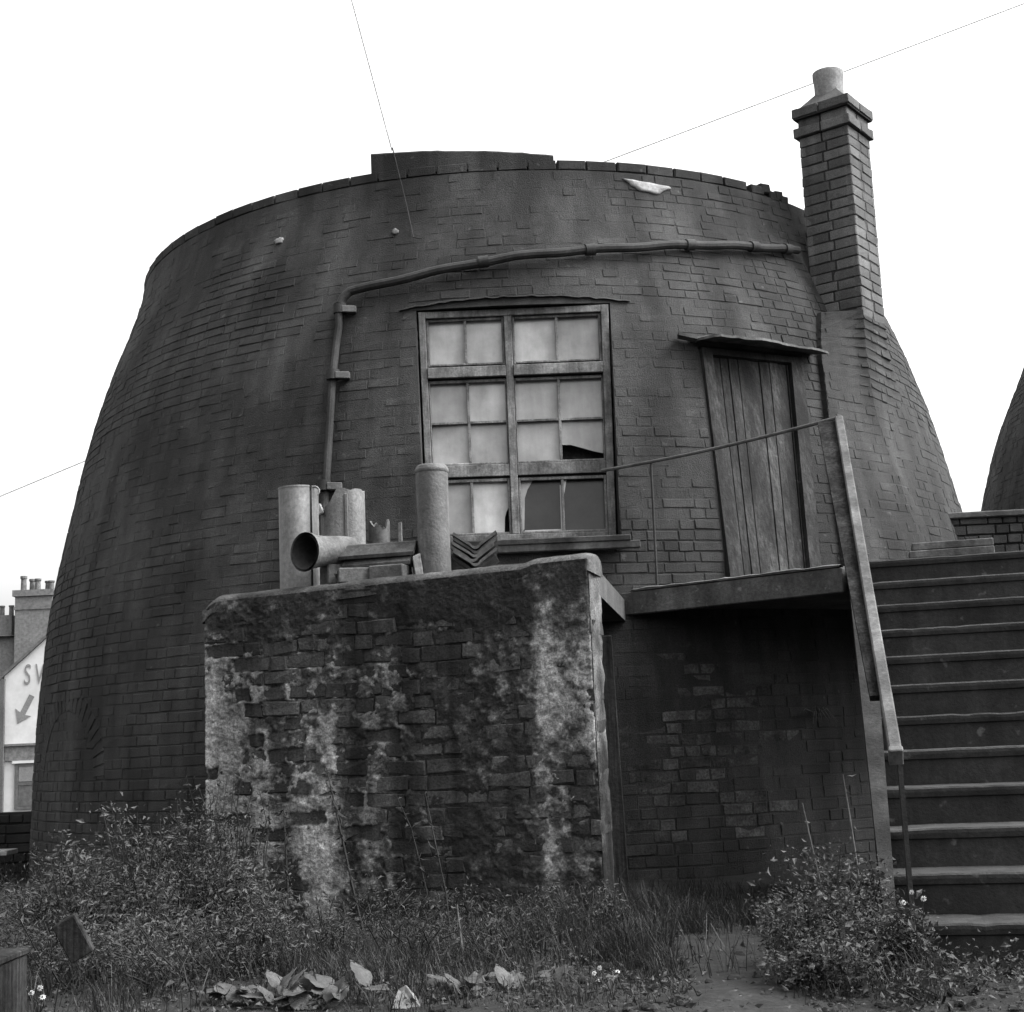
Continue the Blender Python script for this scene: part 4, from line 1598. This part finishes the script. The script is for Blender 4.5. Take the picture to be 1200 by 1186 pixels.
# ------------------------------------------------------------------ vegetation
def leaves_mesh(name, pts, dirs, size, wid, mat, curl=.25, parent=None, droop=.0):
    """pts, dirs: arrays; a leaf is a folded diamond of four triangles."""
    n = len(pts)
    d = dirs / np.linalg.norm(dirs, axis=1, keepdims=True)
    rv = rng.normal(size=(n, 3))
    side = np.cross(d, rv)
    side /= np.linalg.norm(side, axis=1, keepdims=True)
    nor = np.cross(side, d)
    L = (size * np.clip(rng.lognormal(-.05, .38, n), .4, 2.3))[:, None]
    W = L * wid * rng.uniform(.7, 1.2, n)[:, None]
    a = pts
    mid = pts + d * L * .5 - nor * L * curl * .15
    tip = pts + d * L - nor * L * curl + np.array([0, 0, -1]) * L * droop
    l = mid + side * W * .5 + nor * W * .22
    r = mid - side * W * .5 + nor * W * .22
    V = np.stack([a, l, mid, r, tip], 1).reshape(-1, 3)
    base = np.arange(n) * 5
    F = np.concatenate([np.stack([base, base + 2, base + 1], 1), np.stack([base, base + 3, base + 2], 1),
                        np.stack([base + 1, base + 2, base + 4], 1), np.stack([base + 2, base + 3, base + 4], 1)])
    me = bpy.data.meshes.new(name)
    me.from_pydata(V.tolist(), [], F.tolist())
    me.materials.append(M[mat])
    me.update()
    return link(name, me, parent)


def blades_mesh(name, roots, hts, lean, wid, mat, parent=None):
    """Grass blades: roots (n,3), hts (n,), lean (n,2)."""
    n = len(roots)
    az = rng.uniform(0, 2 * np.pi, n)
    side = np.stack([np.cos(az), np.sin(az), np.zeros(n)], 1)
    V = []
    w = wid * rng.uniform(.6, 1.4, n)[:, None]
    ln_ = np.concatenate([lean, np.zeros((n, 1))], 1)
    h = hts[:, None]
    upv = np.array([0, 0, 1.0])
    p0 = roots
    p1 = roots + upv * h * .45 + ln_ * h * .18
    p2 = roots + upv * h * .80 + ln_ * h * .50
    p3 = roots + upv * h * (1 - .25 * np.linalg.norm(lean, axis=1)[:, None]) + ln_ * h
    V = np.stack([p0 - side * w, p0 + side * w, p1 - side * w * .9, p1 + side * w * .9, p2 - side * w * .55, p2 + side * w * .55, p3], 1).reshape(-1, 3)
    b = np.arange(n) * 7
    F4 = np.concatenate([np.stack([b, b + 1, b + 3, b + 2], 1), np.stack([b + 2, b + 3, b + 5, b + 4], 1)]).tolist()
    F3 = np.stack([b + 4, b + 5, b + 6], 1).tolist()
    me = bpy.data.meshes.new(name)
    me.from_pydata(V.tolist(), [], F4 + F3)
    me.materials.append(M[mat])
    me.update()
    return link(name, me, parent)


def bush(name, label, spots, n_stems, leaf_n, leaf_size, wid, mat='leaf', cat='bush', lean=(0, 0), twig_mat='stalk', spread=.35, droop=.1, group=None):
    """Many-stemmed weed bush: spots = (x, y, radius, height); leaves sit along the stems and in clumps at their ends."""
    root = tag(empty(name, (spots[0][0], spots[0][1], 0)), label, cat, group)
    st = MB()
    P, D = [], []
    for (x, y, rr, hh) in spots:
        for _ in range(n_stems):
            a, q = random.uniform(0, 2 * math.pi), rr * math.sqrt(random.random())
            bx, by = x + q * .55 * math.cos(a), y + q * .55 * math.sin(a)
            tx, ty = x + q * math.cos(a) + lean[0] * hh, y + q * math.sin(a) + lean[1] * hh
            top = hh * (1 - .45 * (q / rr) ** 2) * random.uniform(.55, 1.08)
            b0 = Vector((bx, by, gz(bx, by) - .02))
            b3 = Vector((tx, ty, top))
            b1 = b0.lerp(b3, .35) + Vector((random.uniform(-.04, .04), random.uniform(-.04, .04), .05 * hh))
            b2 = b0.lerp(b3, .7) + Vector((random.uniform(-.05, .05), random.uniform(-.05, .05), .06 * hh))
            st.tube([b0, b1, b2, b3], [.005, .004, .003, .0015], 4, False)
            nl = int(leaf_n * random.uniform(.6, 1.4))
            for _k in range(nl):
                t = random.uniform(.12, 1.0) ** .8
                q_ = b0.lerp(b1, t * 3) if t < .33 else (b1.lerp(b2, (t - .33) * 3) if t < .66 else b2.lerp(b3, (t - .66) * 3))
                off = Vector((random.gauss(0, 1), random.gauss(0, 1), random.gauss(0, .8))) * .035
                P.append(q_ + off)
                D.append(Vector((random.gauss(0, 1), random.gauss(0, 1), random.gauss(.25, .6))) + Vector((math.cos(a), math.sin(a), 0)) * .5)
    tag(st.build('stems', twig_mat, root), kind='stuff')
    fo = leaves_mesh('foliage', np.array([tuple(p) for p in P]), np.array([tuple(p) for p in D]), leaf_size, wid, mat, .3, root, droop)
    tag(fo, kind='stuff')
    return root


random.seed(101)
bush('weed_bush', 'large tangled leafy bush at the foot of the kiln, left of the shed', [(-1.72, 6.75, .36, .70), (-1.95, 6.55, .30, .56), (-1.45, 6.85, .26, .70), (-1.62, 6.3, .34, .40), (-1.30, 6.75, .25, .44), (-2.05, 6.9, .25, .5)], 40, 75, .023, .36, lean=(-.05, 0))
bush('weed_bush', 'low dense weeds below the big bush at the lower left corner', [(-1.35, 5.75, .32, .30), (-1.75, 5.9, .32, .34), (-1.08, 6.1, .28, .32)], 40, 60, .022, .30, lean=(-.2, 0))
bush('weed_bush', 'leafy weeds hugging the left corner of the shed', [(-1.45, 7.6, .22, .84), (-1.78, 7.75, .22, .76)], 26, 46, .022, .42)
bush('weed_bush', 'rough weeds at the left edge beneath the low wall', [(-2.15, 7.2, .25, .38), (-2.5, 8.2, .4, .42), (-2.2, 6.2, .2, .28)], 30, 44, .022, .35, lean=(-.2, 0))
bush('weed_bush', 'rounded leafy bush beside the foot of the steps', [(1.12, 5.75, .27, .46), (1.02, 5.50, .24, .33), (1.27, 5.42, .17, .30), (1.0, 5.2, .2, .20)], 44, 70, .020, .48)
bush('weed_bush', 'straggling weeds in the grass before the middle of the shed', [(-.55, 6.5, .3, .24), (-.1, 6.3, .28, .20), (.25, 6.7, .24, .26), (-.95, 6.6, .25, .30)], 22, 34, .021, .28, lean=(-.1, 0))
bush('weed_bush', 'low dark weeds at the foot of the lowest step', [(1.55, 5.25, .2, .10), (1.8, 5.2, .2, .12), (1.35, 4.95, .22, .10), (1.75, 4.8, .25, .08)], 14, 26, .026, .5)
bush('weed_bush', 'thin weeds along the foot of the shed wall', [(-.75, 7.45, .25, .30), (-.35, 7.3, .25, .26), (.05, 7.25, .22, .22)], 18, 34, .022, .3, lean=(.05, 0))

# tall dry stalks against the shed wall
def stalk(pts, r, label, leafn, mat='stalk'):
    root = tag(empty('weed_stalk', pts[0]), label, 'weed', 'tall stalks before the shed wall')
    MB().tube(pts, [r] * (len(pts) - 1) + [r * .4], 5).build('stem', mat, root)
    P, D = [], []
    for _ in range(leafn):
        t = random.uniform(.2, 1) * (len(pts) - 1.001)
        i = int(t)
        q = Vector(pts[i]).lerp(Vector(pts[i + 1]), t - i)
        P.append(tuple(q + Vector((random.gauss(0, .01), random.gauss(0, .01), 0))))
        D.append((random.gauss(0, 1), random.gauss(0, .6), random.gauss(-.2, .6)))
    leaves_mesh('foliage', np.array(P), np.array(D), .035, .3, mat, .3, root)


stalk([(-.78, 7.15, 0), (-.84, 7.2, .25), (-.90, 7.25, .52), (-.965, 7.3, .80)], .006, 'tallest dark bent stalk rising before the pale part of the shed wall', 90)
stalk([(-.44, 7.1, 0), (-.49, 7.15, .25), (-.55, 7.2, .50), (-.62, 7.2, .66)], .004, 'thin dark stalk right of the tallest one, leaning left', 26)
stalk([(-.36, 6.9, 0), (-.38, 7.0, .2), (-.43, 7.05, .45), (-.47, 7.1, .66)], .004, 'straight thin dark stalk before the middle of the shed wall', 20)
stalk([(-1.16, 7.3, 0), (-1.17, 7.33, .25), (-1.18, 7.35, .46), (-1.19, 7.36, .62)], .005, 'short bushy dark stalk near the left end of the shed wall', 60)
stalk([(-.28, 6.3, 0), (-.29, 6.32, .1), (-.30, 6.32, .22)], .007, 'short pale dead stalk before the shed wall', 6, 'straw')
stalk([(1.16, 5.85, .1), (1.13, 5.83, .3), (1.10, 5.8, .45), (1.075, 5.78, .60)], .004, 'pale straw stalk poking out of the bush by the steps', 8, 'straw')
stalk([(1.30, 5.9, .1), (1.29, 5.88, .35), (1.27, 5.86, .55), (1.255, 5.85, .70)], .0035, 'thin pale stalk beside the lower steps', 8, 'straw')

# grass
random.seed(55)
roots, hts, lean = [], [], []
zones = [(-.2, .60, 6.0, 7.5, 1900, .20), (.45, 1.15, 6.6, 8.6, 1500, .16), (-1.0, -.2, 5.4, 7.3, 1500, .17), (-2.4, -1.0, 5.0, 8.2, 1600, .22), (.35, .75, 5.6, 7.2, 900, .22),
         (-.6, .5, 5.0, 6.2, 900, .10), (.85, 1.4, 5.0, 6.2, 900, .16), (-4.5, -2.2, 8.0, 12.5, 1500, .14), (1.2, 2.0, 6.5, 8.6, 500, .12), (-2.0, 0.6, 4.4, 5.2, 500, .07)]
for (x0, x1, y0, y1, n, hm) in zones:
    n *= 2.2
    hm *= .8
    k = 0
    while k < n:
        cx, cy = random.uniform(x0, x1), random.uniform(y0, y1)
        for _ in range(14):
            x, y = cx + random.gauss(0, .05), cy + random.gauss(0, .05)
            if .52 < x - (y - 5) * .06 < .92 and y < 6.6 and random.random() < .85:
                continue
            if (Vector((x, y, 0)) - SA).dot(sn) < .02 and -1.8 < x < .4:
                continue
            roots.append((x, y, gz(x, y) - .01))
            hts.append(hm * random.uniform(.35, 1.0) * (1 + 1.1 * max(0, fbm(cx, cy, 5, 2.3, 3))))
            lean.append((random.gauss(-.1, .45), random.gauss(-.1, .45)))
        k += 14
tag(blades_mesh('grass', np.array(roots), np.array(hts), np.array(lean), .0016, 'grass'), 'rough uncut grass and weeds round the shed and the path', 'grass', kind='stuff')
# low ground-cover leaves and litter
P, D = [], []
for _ in range(19000):
    x, y = random.uniform(-2.4, 2.2), random.uniform(4.3, 7.6)
    if .55 < x - (y - 5) * .06 < .9 and random.random() < .85:
        continue
    if (Vector((x, y, 0)) - SA).dot(sn) < .03 and -1.8 < x < .4:
        continue
    P.append((x, y, gz(x, y) + random.uniform(.0, .045)))
    D.append((random.gauss(0, 1), random.gauss(0, 1), random.gauss(.15, .3)))
tag(leaves_mesh('ground_cover', np.array(P), np.array(D), .018, .55, 'leaf', .3), 'low creeping weeds and leaf litter covering the soil', 'weeds', kind='stuff')


# small stones and clods on the trodden soil
st_m = MB()
for _ in range(420):
    x, y = random.uniform(-.4, 2.4), random.uniform(4.3, 6.6)
    r_ = random.choice((.006, .008, .010, .014, .022)) * random.uniform(.7, 1.3)
    q = Vector((x, y, gz(x, y) + r_ * .2))
    a_ = random.uniform(0, 3.1)
    st_m.box(q, Vector((math.cos(a_), math.sin(a_), .1)) * r_ * 1.3, Vector((-math.sin(a_), math.cos(a_), 0)) * r_, Vector((0, .1, 1)) * r_ * .6, r_ * .45)
tag(st_m.build('gravel', 'path'), 'small stones and clods scattered over the trodden soil', 'gravel', kind='stuff')
# broad-leaved docks
def dock_leaf():
    V, F = [], []
    n, mcol = 12, 8
    for i in range(n + 1):
        t = i / n
        w = .5 * math.sin(math.pi * min(1, t * .92 + .10)) ** .7 * (1 - .25 * t)
        for j in range(mcol + 1):
            s = j / mcol * 2 - 1
            V.append((s * w + .02 * math.sin(i * 2.3 + j), t + .04 * math.sin(j * 2), -.20 * t * t + .12 * abs(s) * w + .022 * math.sin(t * 11 + s * 4) * (.3 + abs(s)) + random.uniform(-.006, .006)))
    for i in range(n):
        for j in range(mcol):
            a = i * (mcol + 1) + j
            F.append((a, a + 1, a + mcol + 2, a + mcol + 1))
    return make_mesh('leaf', V, F, 'dock', True)


DL = [dock_leaf() for _ in range(4)]


def dock(x, y, n, size, label):
    root = tag(empty('dock_plant', (x, y, gz(x, y))), label, 'plant', 'broad-leaved plants in the foreground')
    for k in range(n):
        a = random.uniform(-1.5, 1.5) if k % 4 else random.uniform(1.5, 4.7)
        s = size * random.uniform(.6, 1.25)
        el = random.uniform(.35, 1.2) if k % 4 else random.uniform(.0, .35)
        bx, by = x + random.uniform(-.15, .15), y + random.uniform(-.07, .07)
        mm = Matrix.Translation((bx, by, gz(bx, by) + random.uniform(.0, .055))) @ Matrix.Rotation(a, 4, 'Z') @ Matrix.Rotation(el, 4, 'X') @ Matrix.Diagonal((s, s, s, 1))
        link('leaf', random.choice(DL), root, mm)


dock(-.96, 5.35, 16, .105, 'broad-leaved dock clump at lower left with one tall upright leaf')
dock(-.72, 5.28, 18, .100, 'broad-leaved dock clump at the bottom, left of the pale paper scrap')
dock(-.22, 5.38, 16, .085, 'broad-leaved dock clump right of the pale paper scrap')
dock(-.05, 5.45, 11, .075, 'small broad-leaved dock at the edge of the grass')

# scrap of paper
V = [(-.475, 5.12, .01), (-.375, 5.10, .008), (-.40, 5.15, .045), (-.43, 5.17, .075), (-.455, 5.18, .062)]
V += [(x + .004, y + .006, z - .002) for x, y, z in V]
b = MB().add(V, [(0, 1, 2, 3, 4), (9, 8, 7, 6, 5), (0, 5, 6, 1), (1, 6, 7, 2), (2, 7, 8, 3), (3, 8, 9, 4), (4, 9, 5, 0)])
tag(b.build('paper_scrap', 'paper'), 'crumpled pale scrap of paper among the dock leaves', 'paper')


# daisies
def daisy(x, y, heads, label):
    heads = [(a_, b_, c_, d_ * .72) for a_, b_, c_, d_ in heads]
    root = tag(empty('daisy', (x, y, gz(x, y))), label, 'flower', 'white daisies')
    for (hx, hy, hz, s) in heads:
        MB().tube([(x, y, gz(x, y) - .01), ((x + hx) / 2 + .01, (y + hy) / 2, hz * .6), (hx, hy, hz)], .0018, 4).build('stem', 'grass', root)
        nrm = Vector((random.uniform(-.5, .5), -1, random.uniform(.2, 1))).normalized()
        a = nrm.orthogonal().normalized()
        c_ = nrm.cross(a)
        b = MB()
        for k in range(9):
            t = 2 * math.pi * k / 9 + random.uniform(-.15, .15)
            d_ = a * math.cos(t) + c_ * math.sin(t)
            e_ = nrm.cross(d_)
            q = Vector((hx, hy, hz))
            b.add([q + d_ * s * .2 - e_ * s * .08, q + d_ * s * .75 - e_ * s * .2, q + d_ * s - nrm * s * .15, q + d_ * s * .75 + e_ * s * .2, q + d_ * s * .2 + e_ * s * .08], [(0, 1, 2, 3, 4)])
        fl = b.build('petals', 'petal', root)
        b = MB().box(Vector((hx, hy, hz)) + nrm * .003, a * s * .25, c_ * s * .25, nrm * .004, .002)
        b.build('disc', 'straw', fl)


daisy(.25, 5.5, [(.225, 5.47, .045, .014), (.245, 5.47, .062, .014), (.29, 5.47, .028, .015), (.31, 5.48, .045, .013), (.235, 5.46, .020, .013)], 'white daisies in the grass just left of the path')
daisy(1.34, 5.3, [(1.315, 5.3, .265, .014), (1.345, 5.3, .298, .013), (1.385, 5.3, .275, .016)], 'white daisies in front of the lowest step')
daisy(-1.72, 5.3, [(-1.73, 5.25, .09, .016), (-1.70, 5.25, .105, .016), (-1.69, 5.25, .075, .016), (-1.75, 5.25, .105, .014)], 'white daisies in the lower left corner')
# little fern rooted in the brickwork under the landing
fr = on_tower(R(27.3), 1.01, .02)
fern = tag(empty('wall_fern', fr), 'small pale fern sprouting from the shaded bricks under the landing', 'fern')
for k in range(12):
    a = random.uniform(-2.9, -.2)
    L = random.uniform(.09, .17)
    d_ = Vector((math.cos(a), math.sin(a) * .7, random.uniform(.2, .8)))
    p1_ = fr + d_ * L * .5
    p2_ = fr + Vector((d_.x, d_.y, 0)) * L * 1.0 + Vector((0, 0, -.03 - .04 * random.random()))
    MB().tube([fr, p1_, p2_], [.004, .0045, .001], 4).build('frond', 'straw', fern)

# dark metal box and leaning plank at the lower left corner
tb = tag(empty('metal_box', (-1.72, 4.75, 0)), 'dark sheet-metal box at the lower left corner of the yard', 'box')
MB().box((-1.86, 4.85, .10), (.20, 0, 0), (0, .15, 0), (0, 0, .155), .008).build('body', 'dark_timber', tb)
MB().box((-1.86, 4.85, .262), (.208, 0, 0), (0, .158, 0), (0, 0, .010), .004).build('lid', 'dark_timber', tb)
o = MB().box((-1.66, 5.5, .24), Vector((.5, 0, -.9)).normalized() * .075, (0, .015, .004), Vector((.9, 0, .5)).normalized() * .045, .004).build('board', 'dark_timber')
tag(o, 'small dark board leaning among the weeds by the metal box', 'board')
